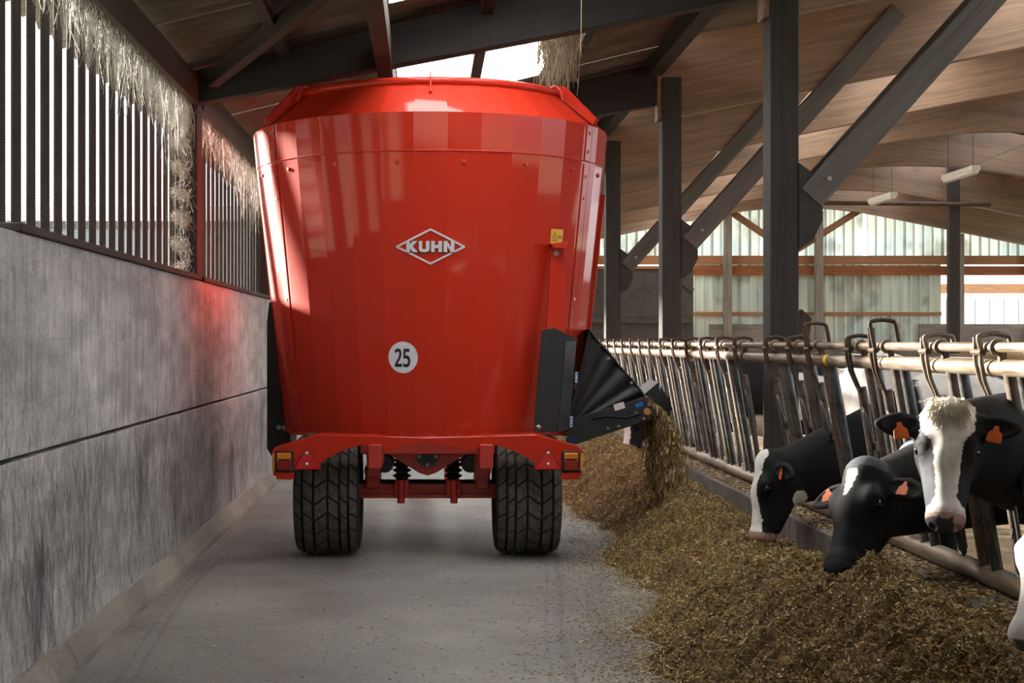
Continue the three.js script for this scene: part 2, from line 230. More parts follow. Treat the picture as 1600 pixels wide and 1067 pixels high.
// high roof of the cow barn
const RIDGE = 9.7, lowY = (x) => 3.72 + 0.2 * (x - 2.32), beamLow = (x) => { const t = Math.abs(x - RIDGE), s = lowY(RIDGE) - 0.2 * t; return t < 2.2 ? s - 0.13 * (1 - t / 2.2) ** 2 * 2.2 * 0.77 : s; };
const beamTop = (x) => lowY(RIDGE) - 0.2 * Math.abs(x - RIDGE) + 0.8;
{
  const roof = struct('roof', 'corrugated sheets of the high barn roof on slim purlins');
  const light = phy({ color: 0xf2f6fb, transmission: 0.9, roughness: 1, thickness: 0 });
  function sheet(x0, x1, w) { const nz = 28, g = new THREE.PlaneGeometry(1, 1, 1, nz), p = g.attributes.position; for (let j = 0; j <= nz; j++) for (let k = 0; k < 2; k++) { const x = k ? x1 : x0, z = (j / nz - 0.5) * w; p.setXYZ(j * 2 + k, x, beamTop(x) + 0.2 + 0.02 * Math.cos(z / 0.25 * 2 * Math.PI), z); } g.computeVertexNormals(); return metreUV(g); }
  const parts = [[2.1, 5.6, 0], [5.58, 6.9, 1], [6.88, RIDGE - 0.25, 0], [RIDGE + 0.25, 10.75, 0], [10.73, 12.4, 1], [12.38, 17.4, 0]].map(([a, b, l]) => [sheet(a, b, 1.03), l]);
  for (let d = START; d < END; d += 1.0) for (const [g, l] of parts) { if (l && mod(d - FRAME(0), 4.75) < 1) { mesh('roof_sheet', g, roofMat, roof, P(0, 0, d + 0.5)); continue; } mesh(l ? 'roof_light_sheet' : 'roof_sheet', g, l ? light : roofMat, roof, P(0, 0, d + 0.5)); }
  for (const x of [2.6, 4.2, 5.8, 7.4, 9.3, 10.6, 12.2, 13.8, 15.4, 17]) mesh('purlin', box(0.07, 0.16, END - START, 0.005), brownMat, roof, P(x, beamTop(x) + 0.09, (END + START) / 2));
  mesh('ridge_cap', box(0.7, 0.03, END - START, 0.01), roofMat, roof, P(RIDGE, beamTop(RIDGE) + 0.26, (END + START) / 2));
}
function beamGeo(x0, x1, low, top, t, n = 40) {
  const s = new THREE.Shape(); s.moveTo(x0, low(x0)); for (let i = 1; i <= n; i++) { const x = lerp(x0, x1, i / n); s.lineTo(x, low(x)); } for (let i = n; i >= 0; i--) { const x = lerp(x0, x1, i / n); s.lineTo(x, top(x)); }
  const g = new THREE.ExtrudeGeometry(s, { depth: t, bevelEnabled: true, bevelSize: 0.006, bevelThickness: 0.006, bevelSegments: 1 }).toNonIndexed().translate(0, 0, -t), p = g.attributes.position, uv = g.attributes.uv;
  for (let i = 0; i < p.count; i++) { const x = p.getX(i), y = p.getY(i), k = x < RIDGE ? 0.2 : -0.2; uv.setXY(i, x, y - k * (x - RIDGE) + p.getZ(i)); }
  return g;
}
const mainBeamG = beamGeo(2.36, 17.2, beamLow, beamTop, 0.16, 60);
const beamWords = ['brown glulam beam meeting the broad nearest post of the cow barn', 'deep grey-brown glulam beam above the middle post, first full one seen', 'second full glulam beam along the cow barn, brown and straight', 'third full glulam beam along the cow barn, partly in shade', 'fourth full glulam beam, with a curved underside at the ridge', 'fifth full glulam beam, just before the gable wall, curved underside', 'brown glulam beam fixed against the pale gable wall'];
for (let i = 0; i <= 6; i++) { const g = mainBeamG.clone(), uv = g.attributes.uv; for (let k = 0; k < uv.count; k++) uv.setXY(k, uv.getX(k) + i * 0.73, uv.getY(k) + i * 0.31); tag(mesh('glulam_beam', g, glulamMat, scene, P(0, 0, FRAME(i) + (i < 6 ? 0.04 : -0.25))), beamWords[i], 'beam', 'glulam beams of the cow barn'); }
const rafterG = beamGeo(-1.72, 2.4, (x) => 3.14 + 0.19 * (x + 1.61), (x) => Math.min(eaveY(x) - 0.005, 3.36 + 0.24 * (x + 1.61)), 0.14, 4);
['dark timber rafter crossing the aisle just before the machine', 'dark timber rafter crossing the aisle above the machine, seen behind its rim', 'dark timber rafter farthest along the aisle, seen past the tub'].forEach((l, i) => tag(mesh('rafter', i ? rafterG.clone() : rafterG, rafterMat, scene, P(0, 0, FRAME(i) + 0.05)), l, 'rafter', 'rafters over the aisle'));
// posts: left ones carry the rafters, right ones the barn frame; each is a thing
function post(x, d, y1, w, l, label, group, mat = postMat) {
  const t = thing('timber_post', label, 'post', P(x, 0, d), group);
  const s = mesh('shaft', box(y1, w, l, 0.012), mat, t, new THREE.Vector3(w / 2, y1 / 2, -l / 2)); s.rotation.z = Math.PI / 2; return t;
}
for (const [i, l] of [[0, 'dark timber post standing between the two slatted openings'], [1, 'dark timber post on the concrete wall, hidden behind the machine']]) {
  const t = thing('wall_post', l, 'post', P(WALL - 0.2, 0, FRAME(i)), 'posts on the concrete wall'); const s = mesh('shaft', box(1.46, 0.2, 0.24, 0.008), redWood, t, new THREE.Vector3(0.098, 2.62, -0.12)); s.rotation.z = Math.PI / 2;
}
const postWords = ['broad dark timber post nearest the cows, with a brace rising from it', 'dark timber post in the middle of the row, right of the machine', 'dark timber post beside the rim of the red tub'];
for (let i = 0; i < 3; i++) {
  const d = FRAME(i), t = post(POSTX, d, 4.16, 0.2, 0.24, postWords[i], 'posts along the feed fence');
  mesh('gusset_plate', plate([[0, 0], [0.09, 0.06], [0.16, 0.2], [0.16, 0.42], [0.08, 0.54], [0, 0.6]], 0.03), postMat, t, new THREE.Vector3(0.2, 2.1, -0.02));
  mesh('gusset_plate', plate([[0, 0], [0.09, 0.06], [0.16, 0.2], [0.16, 0.42], [0.08, 0.54], [0, 0.6]], 0.03), postMat, t, new THREE.Vector3(0.2, 2.1, -0.25));
  if (i === 0) mesh('drinker_bracket', plate([[0, 0], [0.1, 0.05], [0.12, 0.2], [0.05, 0.26], [0, 0.22]], 0.08), rustMat, t, new THREE.Vector3(0.2, 1.42, -0.2));
}
const braceWords = ['long diagonal double plank brace rising from the broad nearest post', 'diagonal double plank brace rising from the middle post', 'diagonal double plank brace rising from the post beside the tub'];
for (let i = 0; i < 3; i++) {
  const d = FRAME(i), t = thing('diagonal_brace', braceWords[i], 'brace', P(0, 0, d), 'braces of the barn frames');
  for (const z of [-0.045, -0.245]) { const m = bar('plank', new THREE.Vector3(2.68, 2.46, z), new THREE.Vector3(4.82, 4.84, z), 0.055, 0.19, braceMat, t, undefined, 0.005); m.position.z = z + (z > -0.1 ? 0.045 : 0.0); }
  mesh('bolt', new THREE.CylinderGeometry(0.018, 0.018, 0.03, 8).rotateX(Math.PI / 2), steelBolt, t, new THREE.Vector3(2.8, 2.59, 0.035));
}
{ // gable wall at the far end
  const G = END, w = struct('wall_back', 'pale ribbed sheets of the far gable wall above and below a rail');
  const rib = (x0, x1, y0, y1f, mat) => { for (let x = x0; x < x1 - 0.01; x += 1.0) { const xe = Math.min(x + 1.03, x1), s = new THREE.Shape(), r = []; const n = Math.round((xe - x) / 0.25); for (let k = 0; k < n; k++) { const a = x + k * 0.25; r.push([a, 0], [a + 0.03, 0.035], [a + 0.07, 0.035], [a + 0.1, 0]); } r.push([xe, 0]); const g = new THREE.BufferGeometry(), pos = [], idx = []; r.forEach(([xx, z], k) => { pos.push(xx, y0, z, xx, y1f(xx), z); if (k) idx.push(k * 2 - 2, k * 2, k * 2 - 1, k * 2, k * 2 + 1, k * 2 - 1); }); g.setAttribute('position', new THREE.Float32BufferAttribute(pos, 3)); g.setIndex(idx); g.setAttribute('uv', new THREE.Float32BufferAttribute(pos.flatMap((v, q) => q % 3 === 0 ? [pos[q], pos[q + 1]] : []), 2)); const gg = g.toNonIndexed(); gg.computeVertexNormals(); mesh('steel_sheet', gg, mat, w, P(0, 0, G)); } };
  const top = (x) => beamTop(x) + 0.2;
  rib(2.5, 11.6, 3.5, top, sheetUpper); rib(11.6, 17.2, 3.5, top, sheetUpper);
  rib(7.0, 13.6, 1.4, () => 3.5, sheetLower); rib(15.9, 17.2, 1.4, () => 3.5, sheetLower); rib(2.5, 4.2, 1.4, () => 3.5, sheetDirty); rib(4.2, 7.0, 0.2, () => 1.95, sheetDirty);
  mesh('plinth', metreUV(new THREE.BoxGeometry(14.7, 1.5, 0.2).translate(9.85, 0.75, -G - 0.15)), kerbMat, w);
  mesh('rail', box(14.7, 0.23, 0.1), brownMat, w, P(9.85, 3.62, G - 0.05)); mesh('rail', box(10.2, 0.24, 0.12), wood(brownTex, 0xffd8b0), w, P(12.1, 3.34, G - 0.04));
  mesh('girt', box(6.6, 0.09, 0.08), brownMat, w, P(10.3, 2.2, G - 0.04));
  mesh('sill_board', box(2.6, 0.4, 0.08), greyWood, w, P(8.75, 1.72, G - 0.05)); mesh('sill_board', box(4.2, 0.5, 0.1), greyWood, w, P(15.1, 1.68, G - 0.05));
  for (const x of [7.9, 10.3, 14.0, 15.95]) { const m = mesh('stud', box(5.0 - (x > 13 ? 0.6 : 0), 0.2, 0.2, 0.01), greyWood, w, P(x, 2.4 - (x > 13 ? 0.3 : 0), G - 0.25)); m.rotation.z = Math.PI / 2; }
  bar('strut', P(9.6, 3.8, G - 0.2), P(11.9, 5.25, G - 0.2), 0.1, 0.17, brownMat, w); bar('strut', P(7.9, 4.95, G - 0.2), P(9.0, 4.2, G - 0.2), 0.1, 0.17, brownMat, w);
  const door = struct('door_1', 'weathered dark grey board door in the far gable wall');
  for (let k = 0; k < 15; k++) mesh('board', box(0.196, 2.7, 0.03, 0.004), boardMat, door, P(4.3 + 0.187 * k, 2.05 + 0.01 * hash(k, 1), G - 0.14 + 0.012 * (k % 2)));
  mesh('door_rail', box(2.9, 0.08, 0.08), brownMat, door, P(5.6, 3.42, G - 0.16)); mesh('door_ledge', box(2.8, 0.12, 0.05), boardMat, door, P(5.6, 2.0, G - 0.19)); bar('door_brace', P(6.4, 3.3, G - 0.19), P(7.0, 2.8, G - 0.19), 0.04, 0.12, boardMat, door);
  // side wall, low, with an open upper half; front gable of the cow barn behind the camera
  structMesh('wall_right', metreUV(new THREE.BoxGeometry(0.2, 1.6, END - START).translate(17.2, 0.8, -(END + START) / 2)), kerbMat, 'low concrete wall at the far side of the cow barn');
  structMesh('wall_front', metreUV(new THREE.BoxGeometry(14.8, 5.0, 0.15).translate(10.0, 2.5, -START)), sheetDirty, 'gable wall of the cow barn behind the camera');
  const gate = struct('door_2', 'closed sheeted aisle doors behind the camera'); for (const x of [-0.62, 1.45]) mesh('door_leaf', metreUV(new RoundedBoxGeometry(2.05, 3.5, 0.08, 1, 0.01)), sheetDirty, gate, P(x, 1.76, START));
  const jamb = struct('trim_1', 'sheeted head over the aisle doors at both ends');
  for (const d of [START, END]) { mesh('lintel_sheet', metreUV(new THREE.BoxGeometry(4.3, 0.6, 0.12).translate(0.45, 3.75, -d)), sheetDirty, jamb); }
}
{ // outside: a pale shed beyond the gable opening and another beyond the slatted wall
  const shedSide = thing('neighbour_shed', 'pale sheeted farm shed seen through the gaps of the slats', 'shed', P(-36, 0, 62));
  mesh('wall', metreUV(new THREE.BoxGeometry(70, 6.5, 0.3).translate(0, 3.25, 0)), std({ color: 0x8a8c8a, roughness: 0.8 }), shedSide); mesh('roof', metreUV(new THREE.BoxGeometry(71, 0.3, 9).rotateX(0.16).translate(0, 7.1, -4.2)), std({ color: 0x6a625c }), shedSide);
  const sh = thing('pale_shed', 'pale greenish ribbed shed outside, seen through the gable opening', 'shed', P(21, 0, 56));
  for (let k = 0; k < 24; k++) mesh('panel', box(0.52, 3.3, 0.06, 0.01), std({ color: 0xdbe6d4, roughness: 0.6 }), sh, new THREE.Vector3(-6.5 + k * 0.55, 1.65, 0));
  mesh('eaves_board', box(13.6, 0.35, 0.12), brownMat, sh, new THREE.Vector3(0, 3.48, 0.1));
  mesh('back_wall', metreUV(new THREE.BoxGeometry(13.4, 3.2, 0.1).translate(0, 1.6, -0.12)), std({ color: 0xb8c4b4 }), sh);
}

// ---------------------------------------------------------------- the red feed mixer wagon
const TUB = { x: 0.02, d: 10.9, n: 36 };
const wagon = thing('feed_mixer_wagon', 'large red vertical feed mixer wagon with a round tub and two wide tyres', 'wagon', P(TUB.x, 0, TUB.d));
const V = (x, y, z) => new THREE.Vector3(x, y, z);
const wy = (y, dz) => EYE - (y - 535) / FPX * (TUB.d - dz), wx = (x, dz) => (x - 668) / FPX * (TUB.d - dz) - TUB.x;   // wagon metres of a photo point at dz before the tub's middle
{
  const n = TUB.n, prof = { body: [[1.075, 0.81], [1.278, 2.70]], band: [[1.2785, 2.70], [1.302, 2.955]], chamfer: [[1.302, 2.955], [1.03, 3.195]] };
  const ring = (r, y, k) => { const a = (k + 0.5) / n * 2 * Math.PI; return [Math.sin(a) * r, y, Math.cos(a) * r]; };
  const facets = (rows) => { const pos = []; for (let k = 0; k < n; k++) for (let i = 0; i + 1 < rows.length; i++) { const a = ring(...rows[i], k), b = ring(...rows[i], k + 1), c = ring(...rows[i + 1], k + 1), d = ring(...rows[i + 1], k); pos.push(...a, ...b, ...c, ...a, ...c, ...d); } const g = new THREE.BufferGeometry(); g.setAttribute('position', new THREE.Float32BufferAttribute(pos, 3)); g.setAttribute('uv', new THREE.Float32BufferAttribute(new Float32Array(pos.length / 3 * 2), 2)); g.computeVertexNormals(); return g; };
  mesh('tub_wall', facets(prof.body), redPaint, wagon);
  mesh('tub_band', facets(prof.band), redPaint, wagon);
  mesh('tub_chamfer', facets(prof.chamfer), redPaint, wagon);
  mesh('tub_floor', new THREE.CylinderGeometry(1.075, 1.075, 0.03, n, 1), redDark, wagon, V(0, 0.83, 0));
  mesh('weld_seam', new THREE.TorusGeometry(1.2755, 0.006, 6, 72).rotateX(Math.PI / 2), redPaint, wagon, V(0, 2.705, 0));
  mesh('bottom_flange', new THREE.TorusGeometry(1.078, 0.012, 8, 72).rotateX(Math.PI / 2), redPaint, wagon, V(0, 0.81, 0));
  mesh('rim_tube', new THREE.TorusGeometry(1.035, 0.03, 10, 72).rotateX(Math.PI / 2), redPaint, wagon, V(0, 3.2, 0));
  // radius of the many-sided wall at an angle from the rear and a height
  const R = (a, y) => { const r = y < 2.703 ? lerp(1.075, 1.278, (y - 0.81) / 1.89) : lerp(1.2785, 1.302, (y - 2.70) / 0.255), s = 2 * Math.PI / n, f = mod(a + s / 2, s) - s / 2; return r * Math.cos(s / 2) / Math.cos(f); };
  const on = (a, y, o = 0) => V(Math.sin(a) * (R(a, y) + o), y, Math.cos(a) * (R(a, y) + o));
  const wrapOn = (g, y0, a0, o = 0) => { const p = g.attributes.position; for (let i = 0; i < p.count; i++) { const y = y0 + p.getY(i), a = a0 + p.getX(i) / 1.2, q = on(a, y, o + p.getZ(i)); p.setXYZ(i, q.x, q.y, q.z); } g.computeVertexNormals(); return g; };
  const deg = Math.PI / 180, boltG = new THREE.SphereGeometry(0.011, 10, 6).scale(1, 1, 0.8), bigBolt = joined([new THREE.CylinderGeometry(0.012, 0.014, 0.012, 6).rotateX(Math.PI / 2), new THREE.CylinderGeometry(0.018, 0.018, 0.004, 12).rotateX(Math.PI / 2).translate(0, 0, -0.006)]);
  const bolt = (a, y, g = bigBolt, mat = redBolt) => { const m = mesh('bolt', g, mat, wagon, on(a, y, 0.006)); m.rotation.y = a; };
  for (let k = -4; k < 14; k++) bolt((k * 20 + 10) * deg, 2.635);
  for (const s of [-1, 1]) {
    const a = s * 60 * deg;                                             // bolted overlap between the two halves
    mesh('seam_strip', joined([wrapOn(new THREE.BoxGeometry(0.075, 1.86, 0.006, 4, 10, 1).translate(0, 0, 0.004), 1.755, a - 0.03 * s)]), redPaint, wagon);
    mesh('seam_strip', joined([wrapOn(new THREE.BoxGeometry(0.075, 0.24, 0.006, 4, 2, 1).translate(0, 0, 0.004), 2.83, a - 0.03 * s)]), redPaint, wagon);
    mesh('seam_gap', wrapOn(new THREE.BoxGeometry(0.008, 1.86, 0.006, 1, 10, 1).translate(0, 0, 0.002), 1.755, a + 0.006 * s), std({ color: 0x2a0d09 }), wagon);
    mesh('seam_gap', wrapOn(new THREE.BoxGeometry(0.008, 0.24, 0.006, 1, 2, 1).translate(0, 0, 0.002), 2.83, a + 0.006 * s), std({ color: 0x2a0d09 }), wagon);
    for (const y of [2.9, 2.77, 2.6, 2.45, 1.75, 1.1]) bolt(a - 0.03 * s, y, bigBolt, s < 0 ? steelBolt : redBolt);
    const c = V(Math.sin(a), 0, Math.cos(a)), fin = new THREE.Group(); fin.name = numbered('rim_bracket'); wagon.add(fin);   // fin plate over the sloped collar
    const f = mesh('fin_plate', plate([[1.31, 2.965], [1.33, 3.0], [1.09, 3.245], [1.03, 3.25], [1.02, 3.2]], 0.012), redPaint, fin); f.rotation.y = a - Math.PI / 2;
    const f2 = mesh('fin_plate', plate([[1.31, 2.965], [1.33, 3.0], [1.09, 3.245], [1.03, 3.25], [1.02, 3.2]], 0.012), redPaint, fin); f2.rotation.y = a + 0.03 - Math.PI / 2;
    for (const t of [0.2, 0.55, 0.85]) { const b = mesh('bolt', boltG, redBolt, fin, c.clone().multiplyScalar(lerp(1.3, 1.05, t)).setY(lerp(3.0, 3.23, t))); }
    mesh('rim_clip', tubeGeo([V(1.03, 3.22, 0), V(1.07, 3.235, 0), V(1.11, 3.2, 0), V(1.13, 3.13, 0)], 0.012, 12, 6).rotateY(a - Math.PI / 2 - 0.09 * s), redPaint, wagon);
  }
  mesh('rim_hook', joined([tubeGeo([V(0.0, 3.245, 1.03), V(0, 3.26, 1.05), V(0, 3.2, 1.085), V(0, 3.12, 1.13)], 0.006, 14, 6), new THREE.SphereGeometry(0.012, 8, 6).translate(0, 3.115, 1.135)]), redPaint, wagon);
  // maker's diamond with its four heavy letters
  const AX = Math.asin((673 - 668 - 5) / 272), emblem = new THREE.Group(); emblem.name = 'maker_emblem'; wagon.add(emblem); emblem.userData.label = 'silver diamond emblem lettered KUHN';
  const yE = wy(386, 1.19), silver = std({ color: 0xd8d6d8, roughness: 0.4, metalness: 0.1 });
  const ringShape = new THREE.Shape([[-0.222, 0], [0, 0.112], [0.222, 0], [0, -0.112]].map((q) => new THREE.Vector2(...q))); ringShape.holes.push(new THREE.Path([[-0.198, 0], [0, -0.099], [0.198, 0], [0, 0.099]].map((q) => new THREE.Vector2(...q))));
  const dice = (g) => g;
  const ex = (s) => new THREE.ExtrudeGeometry(s, { depth: 0.004, bevelEnabled: false });
  // diamond: four straight bars so that each follows the wall
  const bars = []; for (const [a, b] of [[[-0.222, 0], [0, 0.112]], [[0, 0.112], [0.222, 0]], [[0.222, 0], [0, -0.112]], [[0, -0.112], [-0.222, 0]]]) { const L = Math.hypot(b[0] - a[0], b[1] - a[1]); bars.push(new THREE.BoxGeometry(L + 0.006, 0.0125, 0.004, 12, 1, 1).rotateZ(Math.atan2(b[1] - a[1], b[0] - a[0])).translate((a[0] + b[0]) / 2, (a[1] + b[1]) / 2, 0.003)); }
  mesh('diamond_outline', wrapOn(joined(bars), yE, AX), silver, emblem);
  const lw = 0.07, lh = 0.036, T = 0.023;
  const letters = {
    K: [[[0, -lh], [T, -lh], [T, -0.011], [0.043, -lh], [lw + 0.006, -lh], [0.041, 0.002], [lw + 0.004, lh], [0.042, lh], [T, 0.012], [T, lh], [0, lh]]],
    U: [[[0, lh], [0, -0.018], [0.006, -0.03], [0.02, -lh], [lw - 0.02, -lh], [lw - 0.006, -0.03], [lw, -0.018], [lw, lh], [lw - T, lh], [lw - T, -0.012], [lw - T - 0.006, -0.017], [T + 0.006, -0.017], [T, -0.012], [T, lh]]],
    H: [[[0, -lh], [T, -lh], [T, -0.01], [lw - T, -0.01], [lw - T, -lh], [lw, -lh], [lw, lh], [lw - T, lh], [lw - T, 0.01], [T, 0.01], [T, lh], [0, lh]]],
    N: [[[0, -lh], [T, -lh], [T, 0.006], [lw - T, -lh], [lw, -lh], [lw, lh], [lw - T, lh], [lw - T, -0.006], [T, lh], [0, lh]]],
  };
  [...'KUHN'].forEach((ch, i) => { const x0 = -0.158 + i * 0.081; mesh('letter', wrapOn(joined(letters[ch].map((q) => ex(new THREE.Shape(q.map(([x, y]) => new THREE.Vector2(x + x0, y)))).translate(0, 0, 0.006))), yE, AX), silver, emblem); });
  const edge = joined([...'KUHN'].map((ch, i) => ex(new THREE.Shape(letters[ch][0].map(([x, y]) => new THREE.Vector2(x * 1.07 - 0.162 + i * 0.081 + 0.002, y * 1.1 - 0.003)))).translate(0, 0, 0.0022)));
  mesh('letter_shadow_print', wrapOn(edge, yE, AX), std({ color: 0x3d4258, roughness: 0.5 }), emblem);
  // round 25 plate
  const limit = canvasTex(256, 256, (g) => { g.fillStyle = '#dcd9dc'; g.fillRect(0, 0, 256, 256); g.fillStyle = '#181a2c'; g.textAlign = 'center'; g.textBaseline = 'middle'; g.save(); g.translate(122, 134); g.scale(0.72, 1.12); g.font = 'bold 186px sans-serif'; g.fillText('25', 0, 0); g.restore(); });
  const disc = new THREE.CircleGeometry(0.105, 40), sp = mesh('speed_sticker', wrapOn(disc.translate(0, 0, 0.003), wy(559, 1.14), wx(630, 1.14) / 1.12), std({ map: limit, roughness: 0.45 }), wagon); sp.userData.label = 'round white sticker reading 25';
  // yellow warning label
  const warn = canvasTex(128, 96, (g) => { g.fillStyle = '#e0b020'; g.fillRect(0, 0, 128, 96); g.strokeStyle = '#2a2008'; g.lineWidth = 4; g.beginPath(); g.moveTo(36, 16); g.lineTo(62, 76); g.lineTo(12, 76); g.closePath(); g.stroke(); g.lineWidth = 5; g.beginPath(); g.moveTo(37, 36); g.lineTo(32, 56); g.lineTo(44, 66); g.stroke(); g.beginPath(); g.arc(82, 50, 9, 0, 6.3); g.moveTo(92, 50); g.lineTo(116, 46); g.moveTo(104, 42); g.lineTo(118, 58); g.moveTo(110, 58); g.lineTo(118, 62); g.stroke(); });
  mesh('warning_label', wrapOn(new THREE.PlaneGeometry(0.125, 0.1, 4, 2).translate(0, 0, 0.004), wy(367, 1.05), Math.asin(wx(872, 1.0) / 1.215)), std({ map: warn, roughness: 0.5 }), wagon).userData.label = 'small yellow warning label';
  // red tapered bracket above the black guard, and the guard
  const z0 = 1.02, bracket = new THREE.Group(); bracket.name = 'ram_bracket'; wagon.add(bracket);
  const q = (x, y, dz = z0) => [wx(x, dz), wy(y, dz)];
  mesh('bracket_cheek', plate([q(863, 390), q(873, 386), q(865, 522), q(855, 518)], 0.06), redPaint, bracket, V(0, 0, z0 - 0.12)); mesh('bracket_cheek', plate([q(873, 388), q(882, 386), q(884, 528), q(866, 522)], 0.03), redPaint, bracket, V(0, 0, z0 - 0.09));
  mesh('bracket_cap', plate([q(860, 381), q(888, 378), q(884, 388), q(866, 388)], 0.12), redPaint, bracket, V(0, 0, z0 - 0.12)); mesh('bolt', bigBolt, steelBolt, bracket, V(...q(870, 396), z0 - 0.03));
  const guard = new THREE.Group(); guard.name = 'side_guard'; wagon.add(guard); guard.userData.label = 'black folded steel guard with small blue stickers';
  const zg = 1.0, gb = (a, b, c, d, dz) => { const g = new THREE.BufferGeometry(), P4 = [a, b, c, d].map(([x, y]) => [wx(x, dz), wy(y, dz)]); return P4; };
  mesh('guard_face', plate([q(847, 517, zg), q(882, 532, zg), q(870, 676, zg), q(834, 673, zg)], 0.012), blackSteel, guard, V(0, 0, zg));
  const side = plate([[0, wy(532, zg)], [0.14, wy(534, zg)], [0.14, wy(672, zg)], [0, wy(676, zg)]], 0.01); side.rotateY(0.95);
  const sheared = side.attributes.position; for (let i = 0; i < sheared.count; i++) { const y = sheared.getY(i), t = (y - wy(676, zg)) / (wy(532, zg) - wy(676, zg)); sheared.setX(i, sheared.getX(i) + lerp(wx(870, zg), wx(882, zg), t)); } side.computeVertexNormals();
  mesh('guard_flank', side, blackSteel, guard, V(0, 0, zg + 0.008));
  mesh('guard_top', plate([q(847, 517, zg), q(866, 513, zg), q(905, 532, zg), q(882, 535, zg)], 0.02), blackSteel, guard, V(0, 0, zg - 0.03));
  mesh('knob', new THREE.SphereGeometry(0.02, 12, 8), steelBolt, guard, V(...q(841, 668, zg), zg + 0.02));
  const blue = canvasTex(64, 64, (g) => { g.fillStyle = '#2a5aa8'; g.fillRect(0, 0, 64, 64); g.strokeStyle = '#dfe6f2'; g.lineWidth = 6; g.strokeRect(4, 4, 56, 56); g.fillStyle = '#e8eef6'; g.fillRect(22, 20, 20, 26); g.fillRect(28, 14, 8, 36); }), blueM = std({ map: blue, roughness: 0.5 });
  for (const [x, y] of [[899, 590], [891, 660]]) { const m = mesh('blue_sticker', new THREE.PlaneGeometry(0.036, 0.072), blueM, guard, V(wx(x, zg), wy(y, zg), zg + 0.012 - 0.06)); m.rotation.set(0, 0.95, -0.1); m.position.z = zg - 0.05; m.position.x += 0.012; }
  // pale edged door guide at the discharge side and a dark skirt on the other side
  mesh('door_guide', wrapOn(new THREE.BoxGeometry(0.05, 1.55, 0.03, 2, 8, 1), 1.75, 84 * deg, 0.015), redPaint, wagon);
  mesh('side_skirt', plate([[-1.165, 0.68], [-1.13, 0.62], [-1.0, 0.6], [-1.0, 1.6], [-1.15, 1.74], [-1.165, 1.6]].map(([x, y]) => [x - 0.02, y]), 0.5), rubber, wagon, V(0, 0, -0.3)); for (const x of [-1.10, -1.06]) mesh('skirt_bolt', bigBolt, steelBolt, wagon, V(x, 0.83, 0.21));
}
